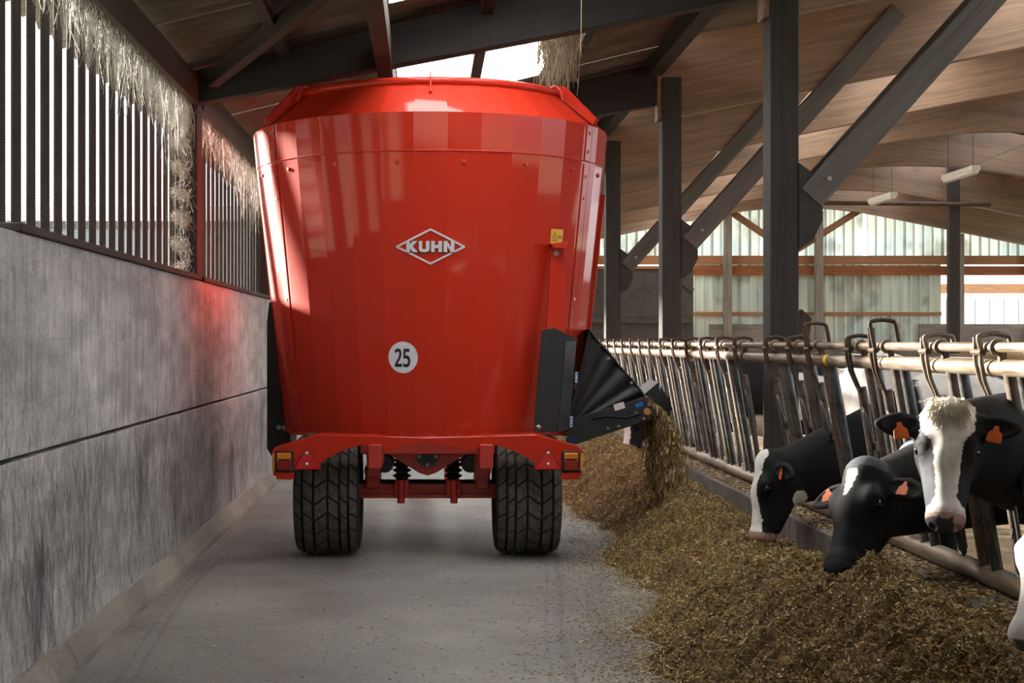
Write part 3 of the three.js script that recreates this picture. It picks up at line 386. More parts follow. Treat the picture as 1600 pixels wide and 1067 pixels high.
{ // discharge conveyor to the feed trough side
  const cv = new THREE.Group(); cv.name = 'discharge_conveyor'; wagon.add(cv); cv.userData.label = 'black side conveyor with a rubber fan skirt';
  const dz = 0.62, q = (x, y, z = dz) => [wx(x, z), wy(y, z)], zb = -0.28;
  for (const z of [dz, zb]) mesh('side_plate', plate([q(884, 690), q(900, 694), q(1016, 655), q(1018, 640), q(1008, 622), q(985, 628), q(895, 655)], 0.02), blackSteel, cv, V(0, 0, z));
  mesh('belt', joined([bar('x', V(wx(890, dz), wy(672, dz), 0.18), V(wx(1012, dz), wy(634, dz), 0.18), 0.82, 0.04, rubber, new THREE.Group()).geometry.clone()]), rubber, cv, V((wx(890, dz) + wx(1012, dz)) / 2, (wy(672, dz) + wy(634, dz)) / 2, 0.18)).rotation.z = Math.atan2(wy(634, dz) - wy(672, dz), wx(1012, dz) - wx(890, dz));
  mesh('end_roller', new THREE.CylinderGeometry(0.045, 0.045, 0.86, 16).rotateX(Math.PI / 2), blackSteel, cv, V(...q(1010, 640), 0.18));
  // pleated skirt: fan from a low corner, ridges at the folds
  const c = q(886, 668), rim = [[921, 515], [935, 534], [952, 552], [968, 572], [990, 596], [1004, 614], [1010, 628]], pos = [], idx = [];
  const N = (rim.length - 1) * 6;
  const rimAt = (s) => { const f = s * (rim.length - 1), i = Math.min(Math.floor(f), rim.length - 2), t = f - i; return q(lerp(rim[i][0], rim[i + 1][0], t), lerp(rim[i][1], rim[i + 1][1], t)); };
  for (let i = 0; i <= N; i++) for (let j = 0; j <= 8; j++) { const s = i / N, t = j / 8, r = rimAt(s), fold = 0.035 * Math.abs(((s * 5) % 1) - 0.5) * 2 * t; pos.push(lerp(c[0], r[0], t), lerp(c[1], r[1], t), dz + 0.015 + fold - 0.05 * t); if (i && j) { const a = (i - 1) * 9 + j - 1; idx.push(a, a + 9, a + 1, a + 1, a + 9, a + 10); } }
  const g = new THREE.BufferGeometry(); g.setAttribute('position', new THREE.Float32BufferAttribute(pos, 3)); g.setAttribute('uv', new THREE.Float32BufferAttribute(new Float32Array(pos.length / 3 * 2), 2)); g.setIndex(idx); g.computeVertexNormals();
  mesh('fan_skirt', g, skirtMat, cv); const top = []; for (let i = 0; i <= 12; i++) { const r = rimAt(i / 12); top.push(V(r[0], r[1], dz - 0.01)); } mesh('skirt_cable', tubeGeo(top, 0.008, 40, 6), blackSteel, cv);
  const cover = []; for (let i = 0; i < 12; i++) { const a = rimAt(i / 12), b = rimAt((i + 1) / 12); cover.push(...[a[0], a[1], dz - 0.01, b[0], b[1], dz - 0.01, b[0], b[1], zb, a[0], a[1], dz - 0.01, b[0], b[1], zb, a[0], a[1], zb]); } const cg = new THREE.BufferGeometry(); cg.setAttribute('position', new THREE.Float32BufferAttribute(cover, 3)); cg.setAttribute('uv', new THREE.Float32BufferAttribute(new Float32Array(cover.length / 3 * 2), 2)); cg.computeVertexNormals(); mesh('top_cover', cg, skirtMat, cv);
  mesh('deflector', plate([q(1010, 618), q(1034, 598), q(1033, 622), q(1016, 620)], 0.5), rubber, cv, V(0, 0, 0));
  const lab = (x, y, w, h, m, n) => { const p = mesh(n, new THREE.PlaneGeometry(w, h), m, cv, V(...q(x, y), dz + 0.024)); p.rotation.z = 0.3; return p; };
  lab(967, 635, 0.075, 0.045, std({ color: 0xd8ccc8 }), 'white_label'); lab(998, 633, 0.055, 0.03, std({ color: 0x2c5cb0 }), 'blue_label'); lab(893, 688, 0.055, 0.028, std({ color: 0x24427c }), 'blue_label');
  mesh('roller_cap', new THREE.CylinderGeometry(0.024, 0.024, 0.03, 18).rotateX(Math.PI / 2), std({ color: 0xa87c3c, roughness: 0.5 }), cv, V(...q(1010, 643), dz + 0.03)).userData.label = 'ochre round end cap';
  for (const [x, y] of [[949, 669], [966, 666], [993, 645], [1005, 654], [1013, 632], [950, 560], [986, 598]]) mesh('bolt', new THREE.CylinderGeometry(0.011, 0.011, 0.02, 6).rotateX(Math.PI / 2), steelBolt, cv, V(...q(x, y), dz + 0.025));
  mesh('hydraulic_hose', tubeGeo([V(...q(925, 655), dz + 0.03), V(...q(945, 650), dz + 0.06), V(...q(975, 652), dz + 0.05), V(...q(1000, 646), dz + 0.03)], 0.01, 24, 6), rubber, cv);
}
{ // chassis, axle, wheels, light bar
  const dzb = 1.35, q = (x, y, z = dzb) => [wx(x, z), wy(y, z)];
  const light = new THREE.Group(); light.name = 'light_bar'; wagon.add(light);
  const L = [[426, 705], [436, 698], [498, 680], [600, 683], [640, 684], [668, 685]], B = [[668, 692], [640, 695], [612, 702], [598, 704], [585, 699], [566, 695], [548, 699], [528, 707], [511, 716], [500, 724], [501, 733], [459, 734], [459, 743], [428, 743]];
  const left = [...L, ...B], right = [...left].map(([x, y]) => [1336 - x, y]).reverse();
  mesh('bar_plate', plate(left.map(([x, y]) => q(x, y)), 0.012), redPaint, light, V(0, 0, dzb)); mesh('bar_plate', plate(right.map(([x, y]) => q(x, y)), 0.012), redPaint, light, V(0, 0, dzb));
  for (const s of [-1, 1]) {
    const m = (x) => s < 0 ? x : 1336 - x;
    const f = bar('top_flange', V(wx(m(428), dzb), wy(702, dzb), dzb - 0.09), V(wx(m(498), dzb), wy(680, dzb), dzb - 0.09), 0.2, 0.008, redPaint, light);
    bar('top_flange', V(wx(m(498), dzb), wy(680, dzb), dzb - 0.09), V(wx(m(600), dzb), wy(683, dzb), dzb - 0.09), 0.2, 0.008, redPaint, light);
    mesh('lamp_flap', plate([q(432, 738), q(459, 738), q(459, 747), q(454, 749), q(433, 748)].map(([x, y]) => [s < 0 ? x : -x - 2 * TUB.x, y]), 0.008), redPaint, light, V(0, 0, dzb + 0.02));
    const lamp = new THREE.Group(); lamp.name = numbered('tail_lamp'); wagon.add(lamp); lamp.position.set(wx(m(444.5), dzb), wy(721, dzb), dzb + 0.015);
    mesh('lamp_housing', box(0.122, 0.14, 0.05, 0.012), std({ color: 0x141416, roughness: 0.5 }), lamp); mesh('amber_lens', box(0.094, 0.043, 0.03, 0.01), phy({ color: 0xd8791c, roughness: 0.15, clearcoat: 1 }), lamp, V(0, 0.036, 0.02)); mesh('red_lens', box(0.094, 0.066, 0.03, 0.01), phy({ color: 0x8c120c, roughness: 0.15, clearcoat: 1 }), lamp, V(0, -0.023, 0.02));
    for (const x of [-1, 1]) mesh('screw', new THREE.CylinderGeometry(0.005, 0.005, 0.04, 8).rotateX(Math.PI / 2), steelBolt, lamp, V(x * 0.04, 0.009, 0.02));
    mesh('side_marker', box(0.02, 0.11, 0.03, 0.004), plastic(0xe08a18), lamp, V(s * 0.068, -0.004, 0.0));
    const tri = new THREE.Group(); tri.name = numbered('reflector_triangle'); wagon.add(tri);
    const c = [m(480), 721], tp = [[c[0], 699], [c[0] - 22, 734], [c[0] + 22, 734]].map(([x, y]) => q(x, y)); if (s > 0) tp.reverse();
    mesh('triangle_rim', plate(tp, 0.006), std({ color: 0x5a0c0a }), tri, V(0, 0, dzb + 0.014)); const cx = (tp[0][0] + tp[1][0] + tp[2][0]) / 3, cy = (tp[0][1] + tp[1][1] + tp[2][1]) / 3;
    mesh('triangle_face', plate(tp.map(([x, y]) => [cx + (x - cx) * 0.9, cy + (y - cy) * 0.9]), 0.006), phy({ color: 0xd01818, roughness: 0.25, clearcoat: 1 }), tri, V(0, 0, dzb + 0.018));
    for (const y of [708, 725]) mesh('rivet', new THREE.SphereGeometry(0.011, 10, 6), std({ color: 0xe0dcd8, roughness: 0.3, metalness: 0.5 }), tri, V(wx(c[0], dzb), wy(y, dzb), dzb + 0.028));
    // wheel
    const wheel = new THREE.Group(); wheel.name = numbered('wheel'); wagon.add(wheel); wheel.position.set(s * 0.675 - TUB.x, 0.412, TUB.d - 10.12);
    const hw = 0.222, R0 = 0.398, prof = [[0.24, -hw * 0.8], [0.27, -hw * 0.96], [0.32, -hw], [0.365, -hw * 0.97], [0.386, -hw * 0.88], [R0, -hw * 0.7], [R0, hw * 0.7], [0.386, hw * 0.88], [0.365, hw * 0.97], [0.32, hw], [0.27, hw * 0.96], [0.24, hw * 0.8]];
    mesh('tyre', new THREE.LatheGeometry(prof.map(([r, y]) => new THREE.Vector2(r, y)), 72).rotateZ(Math.PI / 2), tyreMat, wheel);
    mesh('wheel_rim', new THREE.LatheGeometry([[0.02, -0.1], [0.1, -0.11], [0.2, -0.05], [0.24, -0.17], [0.265, -0.18], [0.265, 0.18], [0.24, 0.17], [0.2, 0.05], [0.1, 0.08], [0.02, 0.07]].map(([r, y]) => new THREE.Vector2(r, y)), 40).rotateZ(Math.PI / 2), redDark, wheel);
    const rows = [[-0.21, -0.165, 1], [-0.147, -0.09, 1], [-0.072, 0.006, -1], [0.022, 0.082, 1], [0.099, 0.14, 1], [0.158, 0.205, 1]], pitches = 23, pos = [], sg = s > 0 ? -1 : 1;
    rows.forEach(([u0, u1, sl], ri) => { for (let k = 0; k < pitches; k++) {
      const a0 = k / pitches * 2 * Math.PI, da = 2 * Math.PI / pitches * 0.86, rad = (u) => 0.412 - Math.max(0, Math.abs(u) - 0.15) ** 1.5 * 2.2, slant = sl * 0.75 / 0.41;
      const A = (u, f) => a0 + f * da - slant * (u - (u0 + u1) / 2 + (sl > 0 ? 0 : 0)) + (ri % 2 ? 0.01 : 0), pt = (u, f, r) => [u * sg, Math.sin(A(u, f)) * r, Math.cos(A(u, f)) * r];
      const c8 = [[u0, 0], [u1, 0], [u1, 0.5], [u0, 0.5], [u1, 1], [u0, 1]], o = c8.map(([u, f]) => pt(u, f, rad(u))), n = c8.map(([u, f]) => pt(u, f, rad(u) - 0.03)), quad = (a, b, c, d) => pos.push(...a, ...b, ...c, ...a, ...c, ...d);
      quad(o[0], o[1], o[2], o[3]); quad(o[3], o[2], o[4], o[5]); quad(n[0], n[1], o[1], o[0]); quad(o[5], o[4], n[4], n[5]); quad(n[1], n[2], o[2], o[1]); quad(n[2], n[4], o[4], o[2]); quad(n[3], n[0], o[0], o[3]); quad(n[5], n[3], o[3], o[5]);
    } });
    const tg = new THREE.BufferGeometry(); tg.setAttribute('position', new THREE.Float32BufferAttribute(pos, 3)); const uv = []; for (let i = 0; i < pos.length; i += 3) uv.push(pos[i] * 2 + pos[i + 1], pos[i + 2] * 2 + pos[i + 1]); tg.setAttribute('uv', new THREE.Float32BufferAttribute(uv, 2)); tg.computeVertexNormals();
    mesh('tyre_tread', tg, treadMat, wheel);
    // air bellows and trailing arms
    const zx = 0.78, q2 = (x, y) => [wx(m(x), zx), wy(y, zx)], bp = []; for (let k = 0; k <= 20; k++) bp.push(new THREE.Vector2(0.052 + 0.014 * Math.cos(k / 20 * Math.PI * 8), k / 20 * 0.15)); bp.unshift(new THREE.Vector2(0.001, 0)); bp.push(new THREE.Vector2(0.001, 0.15));
    mesh('air_bellows', new THREE.LatheGeometry(bp, 20), rubber, wagon, V(q2(628, 0)[0], wy(752, zx), zx)); mesh('bellows_foot', box(0.1, 0.12, 0.12, 0.012), redDark, wagon, V(q2(628, 0)[0], wy(762, zx), zx)); mesh('bellows_clamp', new THREE.CylinderGeometry(0.03, 0.025, 0.16, 12), redDark, wagon, V(q2(627, 0)[0], wy(768, zx + 0.05), zx + 0.06));
    mesh('trailing_arm', joined([box(0.1, 0.14, 0.5, 0.02), new THREE.CylinderGeometry(0.055, 0.055, 0.13, 18).rotateX(Math.PI / 2).translate(0, 0.06, 0.22)]), redDark, wagon, V(q2(582, 0)[0], wy(748, zx), zx - 0.2));
    mesh('frame_rail', box(0.09, 0.16, 3.6, 0.01), redDark, wagon, V(s * 0.36, 0.71, -0.4)); mesh('shackle', plate([[-0.05, 0], [0.05, 0], [0.04, -0.18], [-0.04, -0.18]], 0.05), redDark, wagon, V(q2(585, 0)[0], wy(700, zx), zx + 0.1));
    mesh('brake_chamber', joined([new THREE.CylinderGeometry(0.07, 0.07, 0.12, 20).rotateX(Math.PI / 2), new THREE.CylinderGeometry(0.055, 0.07, 0.04, 20).rotateX(Math.PI / 2).translate(0, 0, 0.08)]), blackSteel, wagon, V(q2(600, 0)[0], wy(722, 0.6), 0.62));
    mesh('air_hose', tubeGeo([V(q2(628, 0)[0], wy(715, zx), zx), V(q2(623, 0)[0], wy(700, zx), zx + 0.02), V(q2(612, 0)[0], wy(696, zx), zx)], 0.008, 16, 6), rubber, wagon);
  }
  mesh('axle_beam', box(1.2, 0.1, 0.12, 0.01), redDark, wagon, V(-TUB.x, wy(766, 0.72), 0.7)); mesh('axle_tube', new THREE.CylinderGeometry(0.035, 0.035, 1.0, 14).rotateZ(Math.PI / 2), blackSteel, wagon, V(-TUB.x, wy(757, 0.72), 0.72)); mesh('axle_tie', box(0.95, 0.025, 0.1, 0.006), redDark, wagon, V(-TUB.x, wy(774, 0.72), 0.76));
  mesh('cross_member', box(0.9, 0.12, 0.12, 0.01), redDark, wagon, V(-TUB.x, 0.76, 1.0));
  mesh('hub_plate', plate([[-0.27, 0.1], [0.27, 0.1], [0.27, 0.02], [0.06, -0.11], [0, -0.13], [-0.06, -0.11], [-0.27, 0.02]].map(([x, y]) => [x, y]), 0.02), redDark, wagon, V(-TUB.x, wy(713, 0.95), 0.93));
  mesh('hub_disc', joined([new THREE.CylinderGeometry(0.07, 0.07, 0.03, 28).rotateX(Math.PI / 2), new THREE.CylinderGeometry(0.02, 0.02, 0.05, 14).rotateX(Math.PI / 2)]), blackSteel, wagon, V(-TUB.x, wy(713, 0.95), 0.97)); mesh('hub_ring', new THREE.TorusGeometry(0.07, 0.006, 8, 32), std({ color: 0x6a6258, metalness: 0.4, roughness: 0.5 }), wagon, V(-TUB.x, wy(713, 0.95), 0.98));
  for (const [x, y] of [[-0.055, 0], [0.055, 0], [0, -0.055], [0, 0.055]]) mesh('bolt', new THREE.CylinderGeometry(0.011, 0.011, 0.02, 6).rotateX(Math.PI / 2), steelBolt, wagon, V(x - TUB.x, wy(713, 0.95) + y, 0.99));
  mesh('drive_shaft', new THREE.CylinderGeometry(0.05, 0.05, 3.0, 12).rotateX(Math.PI / 2), redDark, wagon, V(-TUB.x, 0.7, -0.7)); mesh('drawbar', box(0.16, 0.16, 2.4, 0.012), redDark, wagon, V(-TUB.x, 0.72, -3.2));
  mesh('support_leg', box(0.1, 0.66, 0.1, 0.01), redDark, wagon, V(0.2, 0.36, -4.0));
}

// ---------------------------------------------------------------- feed on the table
const heapLeft = (d) => pw(d, [[4, 1.0], [6.3, 1.02], [7.2, 1.05], [8.4, 1.34], [9.9, 1.2], [10.9, 1.4], [13, 1.2], [16, 1.1], [40, 1.1]]);
const heapCrest = (d) => pw(d, [[4, 0.34], [4.45, 0.38], [4.95, 0.5], [5.6, 0.5], [6.15, 0.52], [6.9, 0.38], [8.2, 0.3], [9.2, 0.34], [10.4, 0.42], [11.6, 0.38], [14.5, 0.48], [20, 0.4], [40, 0.3]]);
function heapY(x, d) {
  const l = heapLeft(d) + 0.3 * (fbm(d * 2.3 + 3, 1.5, 4, 1 << 20) - 0.5), t = (x - l) / (1.84 - l);
  if (t <= -0.15) return -0.06;
  const up = t < 0 ? 0 : sm(clamp(t)) * 0.55 + clamp(t) * 0.45, back = x > 1.84 ? 1 - 0.24 * step(1.84, 2.15, x) : 1;
  const lump = 0.16 * (fbm(x * 2.6, d * 2.6, 3, 1 << 20) - 0.5) + 0.12 * (fbm(x * 8, d * 8, 2, 1 << 20) - 0.5) + 0.05 * (fbm(x * 24, d * 24, 2, 1 << 20) - 0.5);
  return heapCrest(d) * up * back + lump * clamp(t * 2.4) + (t < 0.1 ? 0.03 * (t - 0.1) / 0.25 : 0) + 0.004;
}
{
  const ds = []; for (let d = 4.1; d < 30; d *= 1.0024) ds.push(d); const nx = 84, x0 = 0.85, x1 = 2.165, pos = [], uv = [], idx = [];
  ds.forEach((d, j) => { for (let i = 0; i <= nx; i++) { const x = lerp(x0, x1, i / nx); pos.push(x, heapY(x, d), -d); uv.push(x, d); if (i && j) { const a = (j - 1) * (nx + 1) + i - 1; idx.push(a, a + 1, a + nx + 1, a + 1, a + nx + 2, a + nx + 1); } } });
  const g = new THREE.BufferGeometry(); g.setAttribute('position', new THREE.Float32BufferAttribute(pos, 3)); g.setAttribute('uv', new THREE.Float32BufferAttribute(uv, 2)); g.setIndex(idx); g.computeVertexNormals();
  const h = mesh('silage_heap', g, feedMat); h.userData.kind = 'stuff'; tag(h, 'long heap of chopped brown silage lying along the kerb', 'silage');
  const palette = [0x967646, 0x80663c, 0xa88852, 0xc4aa74, 0x5a482a, 0x9e824a, 0x827444, 0xd4c08c, 0x6a5230, 0x8a6c3e, 0xa2804c, 0xb8965c, 0xe6d6ac].map((c) => new THREE.Color(c));
  const chip = new THREE.BoxGeometry(1, 1, 1), q = new THREE.Quaternion(), e = new THREE.Euler(), M = new THREE.Matrix4();
  const scatter = (name, count, spot, label, size) => { const im = new THREE.InstancedMesh(chip, std({ roughness: 0.9 }), count); im.name = name; for (let i = 0; i < count; i++) { const [x, y, d, flat] = spot(i), s = size(); e.set(rr(-1, 1) * (flat ? 0.15 : 0.7), rr(0, 6.3), rr(-1, 1) * (flat ? 0.15 : 0.8)); M.compose(P(x, y, d), q.setFromEuler(e), V(...s)); im.setMatrixAt(i, M); im.setColorAt(i, palette[Math.floor(rnd() * palette.length)].clone().multiplyScalar(rr(0.7, 1.15))); } im.castShadow = im.receiveShadow = true; im.userData.kind = 'stuff'; tag(im, label, 'silage'); scene.add(im); };
  scatter('silage_chaff', 150000, () => { for (;;) { const d = 4.3 * Math.pow(4.2, rnd()), x = rr(0.95, 2.15), y = heapY(x, d); if (y > 0.0) return [x, y + rr(-0.004, 0.012), d]; } }, 'chopped stalks and chaff covering the silage heap', () => [rr(0.005, 0.02) * (rnd() < 0.07 ? 2.4 : 1), rr(0.0015, 0.004), rr(0.002, 0.006)]);
  scatter('spilled_chaff', 16000, () => { const near = rnd() < 0.93, d = 6 * Math.pow(2.7, rnd()), l = heapLeft(d) + 0.3 * (fbm(d * 2.3 + 3, 1.5, 4, 1 << 20) - 0.5), x = near ? l + 0.1 + 0.16 * Math.log(rnd() + 0.003) * (0.6 + 0.8 * fbm(d * 3, 7.7, 2, 1 << 20)) : rr(-1.5, 1.2); return [x, 0.004, d, true]; }, 'loose chaff spilled on the concrete floor beside the heap', () => [rr(0.004, 0.016) * (rnd() < 0.06 ? 2 : 1), 0.002, rr(0.002, 0.006)]);
  scatter('kerb_chaff', 5000, () => [rr(2.16, 2.48), KERB_Y + 0.004, 4.4 * Math.pow(4, rnd()), true], 'chaff lying on the concrete kerb under the fence', () => [rr(0.008, 0.03), 0.004, rr(0.004, 0.012)]);
  // the stream that drops from the conveyor: loose stalks along falling arcs
  const fall = 6000, im = new THREE.InstancedMesh(chip, std({ roughness: 0.9 }), fall); im.name = 'falling_silage'; im.userData.kind = 'stuff'; tag(im, 'stream of brown silage dropping from the conveyor onto the heap', 'silage');
  for (let i = 0; i < fall; i++) { const t = Math.pow(rnd(), 0.8), g1 = (rnd() + rnd() + rnd()) / 1.5 - 1, v = 0.18 + 0.17 * g1 + 0.02 * rr(-1, 1), x = 1.545 + v * Math.pow(t, 0.55) * 1.15, y = 1.02 - 0.68 * t * t * 0.8 - 0.12 * t - 0.05 * g1 * (1 - t), d = TUB.d - 0.2 + 0.33 * rr(-1, 1); e.set(rr(-0.3, 0.3), rr(0, 6), 1.57 + rr(-0.5, 0.5)); M.compose(P(x, y, d), q.setFromEuler(e), V(rr(0.012, 0.05), rr(0.002, 0.005), rr(0.003, 0.008))); im.setMatrixAt(i, M); im.setColorAt(i, palette[Math.floor(rnd() * palette.length)].clone().multiplyScalar(rr(0.7, 1.1))); }
  im.castShadow = im.receiveShadow = true; scene.add(im);
}

// ---------------------------------------------------------------- self-locking feed fence, one panel per bay
const fx = (y) => 2.21 + (1.35 - y) * 0.18;                                // the fence leans over the feed at its top
{
  const F = (y, d, o = 0) => P(fx(y) + o, y, d), latches = [5.24, 5.76, 6.38, 7.12, 7.54, 8.34, 8.78, 9.38, 10.32, 10.96];
  while (latches[latches.length - 1] < 25.5) latches.push(latches[latches.length - 1] + 0.667 + 0.05 * (hash(latches.length, 5) - 0.5));
  const words = ['nearest galvanised headlock feed fence panel, beside the cow that looks out', 'second galvanised headlock feed fence panel, past the broad post', 'third galvanised headlock feed fence panel, behind the conveyor and falling feed', 'farthest galvanised headlock feed fence panel, seen beyond the conveyor'];
  const bounds = [4.3, 10.2, 15.1, 19.85, 25.6];
  for (let p = 0; p < 4; p++) {
    const d0 = bounds[p] + 0.02, d1 = bounds[p + 1] - 0.02, t = thing('feed_fence', words[p], 'fence', P(0, 0, 0), 'panels of the feed fence');
    mesh('main_rail', rod(F(1.35, d0), F(1.35, d1), 0.034, 16), railMat, t); mesh('bottom_rail', rod(F(0.467, d0), F(0.467, d1), 0.045, 16), railMat, t);
    mesh('release_rail', rod(F(1.43, d0, -0.01), F(1.43, d1, -0.01), 0.02, 12), railMat, t);
    latches.forEach((d, k) => {
      if (d < d0 || d >= d1) return;
      const a = d - 0.17, b = d - 0.29, tall = k === 3 || k === 5;
      if (a > d0) mesh('fixed_bar', rod(F(1.34, a), F(0.48, a + 0.02), 0.027, 12), barMat, t);
      if (b > d0) mesh('fixed_bar', rod(F(1.34, b), F(0.48, b + 0.01), 0.024, 12), zincMat, t);
      const s = 0.012 * (hash(k, 9) - 0.5);
      mesh('locking_bar', rod(F(1.2, d, -0.01), F(0.55, d + 0.06 + s, -0.01), 0.018, 10), barMat, t);
      mesh('locking_tube', rod(F(1.22, d, -0.01), F(0.85, d + 0.02, -0.01), 0.024, 10), barMat, t);
      for (const o of [-0.03, 0.03]) mesh('latch_strap', tubeGeo([F(1.47 + (tall ? 0.05 : 0), d + o, -0.035), F(1.38, d + o, -0.05), F(1.3, d + o * 0.8, -0.048), F(1.19, d + o * 0.4, -0.02)], 0.009, 14, 6), k < 3 ? railMat : rustMat, t);
      const yh = tall ? 1.545 : 1.472, c = 0.05;
      mesh('latch_yoke', tubeGeo([F(1.42, d - 0.035, -0.045), F(yh, d - 0.035, -0.045), F(yh + 0.012, d - 0.03, 0.02), F(yh, d - 0.03, 0.075), F(1.42, d - 0.03, 0.075)], 0.011, 26, 6), k < 3 ? railMat : rustMat, t);
      mesh('latch_bolt', new THREE.CylinderGeometry(0.014, 0.014, 0.1, 8).rotateX(Math.PI / 2), rustMat, t, F(1.41, d, -0.045));
      mesh('rail_stop', new THREE.TorusGeometry(0.026, 0.009, 8, 14), railMat, t, F(1.43, d - 0.12, -0.01));
      mesh('stop_lug', box(0.03, 0.09, 0.03, 0.006), rustMat, t, F(1.395, d - 0.12));
      if (a > d0) mesh('cross_strap', box(0.02, 0.045, 0.15, 0.004), rustMat, t, F(0.92, d - 0.09));
      mesh('bar_loop', tubeGeo([F(0.95, d - 0.025, -0.02), F(0.7, d - 0.03, -0.025), F(0.54, d - 0.01, -0.03), F(0.53, d + 0.04, -0.03), F(0.66, d + 0.055, -0.02), F(0.72, d + 0.02, -0.02)], 0.009, 26, 6), zincMat, t);
      mesh('bar_loop', tubeGeo([F(1.13, d + 0.02, -0.02), F(1.09, d - 0.035, -0.03), F(1.0, d - 0.06, -0.03), F(0.9, d - 0.04, -0.02)], 0.009, 20, 6), zincMat, t);
    });
    const foot = (d) => mesh('foot_plate', box(0.1, 0.05, 0.08, 0.006), rustMat, t, P(fx(0.44) + 0.02, KERB_Y + 0.012, d)); foot(d0 + 0.4); foot((d0 + d1) / 2); foot(d1 - 0.4);
    mesh('rail_joint', rod(F(1.35, d0), F(1.35, d0 + 0.14), 0.039, 16), railMat, t);
    if (p < 2) { const y = mesh('yellow_marker', rod(F(1.35, p ? 12.3 : 8.05), F(1.35, p ? 12.42 : 8.1), 0.0355, 16), std({ color: 0xd8b818, roughness: 0.6 }), t); y.userData.label = 'yellow tape'; }
  }
}

// ---------------------------------------------------------------- cows
// surface of a distance field on a regular grid (surface nets)
function isoSurface(f, lo, hi, cell, skip) {
  const n = [0, 1, 2].map((k) => Math.ceil((hi[k] - lo[k]) / cell) + 1), [nx, ny, nz] = n, val = new Float32Array(nx * ny * nz), at3 = (i, j, k) => (k * ny + j) * nx + i;
  for (let k = 0; k < nz; k++) for (let j = 0; j < ny; j++) for (let i = 0; i < nx; i++) val[at3(i, j, k)] = f(lo[0] + i * cell, lo[1] + j * cell, lo[2] + k * cell);
  const vid = new Int32Array(nx * ny * nz).fill(-1), pos = [], idx = [], E = [[0, 1], [0, 2], [0, 4], [1, 3], [1, 5], [2, 3], [2, 6], [3, 7], [4, 5], [4, 6], [5, 7], [6, 7]];
  for (let k = 0; k + 1 < nz; k++) for (let j = 0; j + 1 < ny; j++) for (let i = 0; i + 1 < nx; i++) {
    const v = []; let m = 0; for (let c = 0; c < 8; c++) { v[c] = val[at3(i + (c & 1), j + (c >> 1 & 1), k + (c >> 2))]; if (v[c] < 0) m++; }
    if (!m || m === 8) continue;
    if (skip && skip(lo[0] + (i + 0.5) * cell, lo[1] + (j + 0.5) * cell, lo[2] + (k + 0.5) * cell)) continue;
    let x = 0, y = 0, z = 0, q = 0;
    for (const [a, b] of E) if (v[a] < 0 !== v[b] < 0) { const t = v[a] / (v[a] - v[b]); x += (a & 1) + t * ((b & 1) - (a & 1)); y += (a >> 1 & 1) + t * ((b >> 1 & 1) - (a >> 1 & 1)); z += (a >> 2) + t * ((b >> 2) - (a >> 2)); q++; }
    vid[at3(i, j, k)] = pos.length / 3; pos.push(lo[0] + (i + x / q) * cell, lo[1] + (j + y / q) * cell, lo[2] + (k + z / q) * cell);
  }
  const face = (a, b, c, d, flip) => { if (a < 0 || b < 0 || c < 0 || d < 0) return; if (flip) idx.push(a, c, b, a, d, c); else idx.push(a, b, c, a, c, d); };
  for (let k = 1; k + 1 < nz; k++) for (let j = 1; j + 1 < ny; j++) for (let i = 1; i + 1 < nx; i++) {
    const o = val[at3(i, j, k)] < 0;
    if (o !== val[at3(i + 1, j, k)] < 0) face(vid[at3(i, j - 1, k - 1)], vid[at3(i, j, k - 1)], vid[at3(i, j, k)], vid[at3(i, j - 1, k)], !o);
    if (o !== val[at3(i, j + 1, k)] < 0) face(vid[at3(i - 1, j, k - 1)], vid[at3(i - 1, j, k)], vid[at3(i, j, k)], vid[at3(i, j, k - 1)], !o);
    if (o !== val[at3(i, j, k + 1)] < 0) face(vid[at3(i - 1, j - 1, k)], vid[at3(i, j - 1, k)], vid[at3(i, j, k)], vid[at3(i - 1, j, k)], !o);
  }
  return { pos, idx };
}
const smin = (a, b, k) => { const h = Math.max(k - Math.abs(a - b), 0) / k; return Math.min(a, b) - h * h * k * 0.25; };
const cone = (x, y, z, a, b, ra, rb) => { const bx = b[0] - a[0], by = b[1] - a[1], bz = b[2] - a[2], px_ = x - a[0], py_ = y - a[1], pz_ = z - a[2], t = clamp((px_ * bx + py_ * by + pz_ * bz) / (bx * bx + by * by + bz * bz)); return Math.hypot(px_ - t * bx, py_ - t * by, pz_ - t * bz) - (ra + (rb - ra) * t); };
const ell = (x, y, z, c, r) => { const a = (x - c[0]) / r[0], b = (y - c[1]) / r[1], d = (z - c[2]) / r[2], k0 = Math.hypot(a, b, d), k1 = Math.hypot(a / r[0], b / r[1], d / r[2]); return k0 * (k0 - 1) / (k1 || 1e-6); };
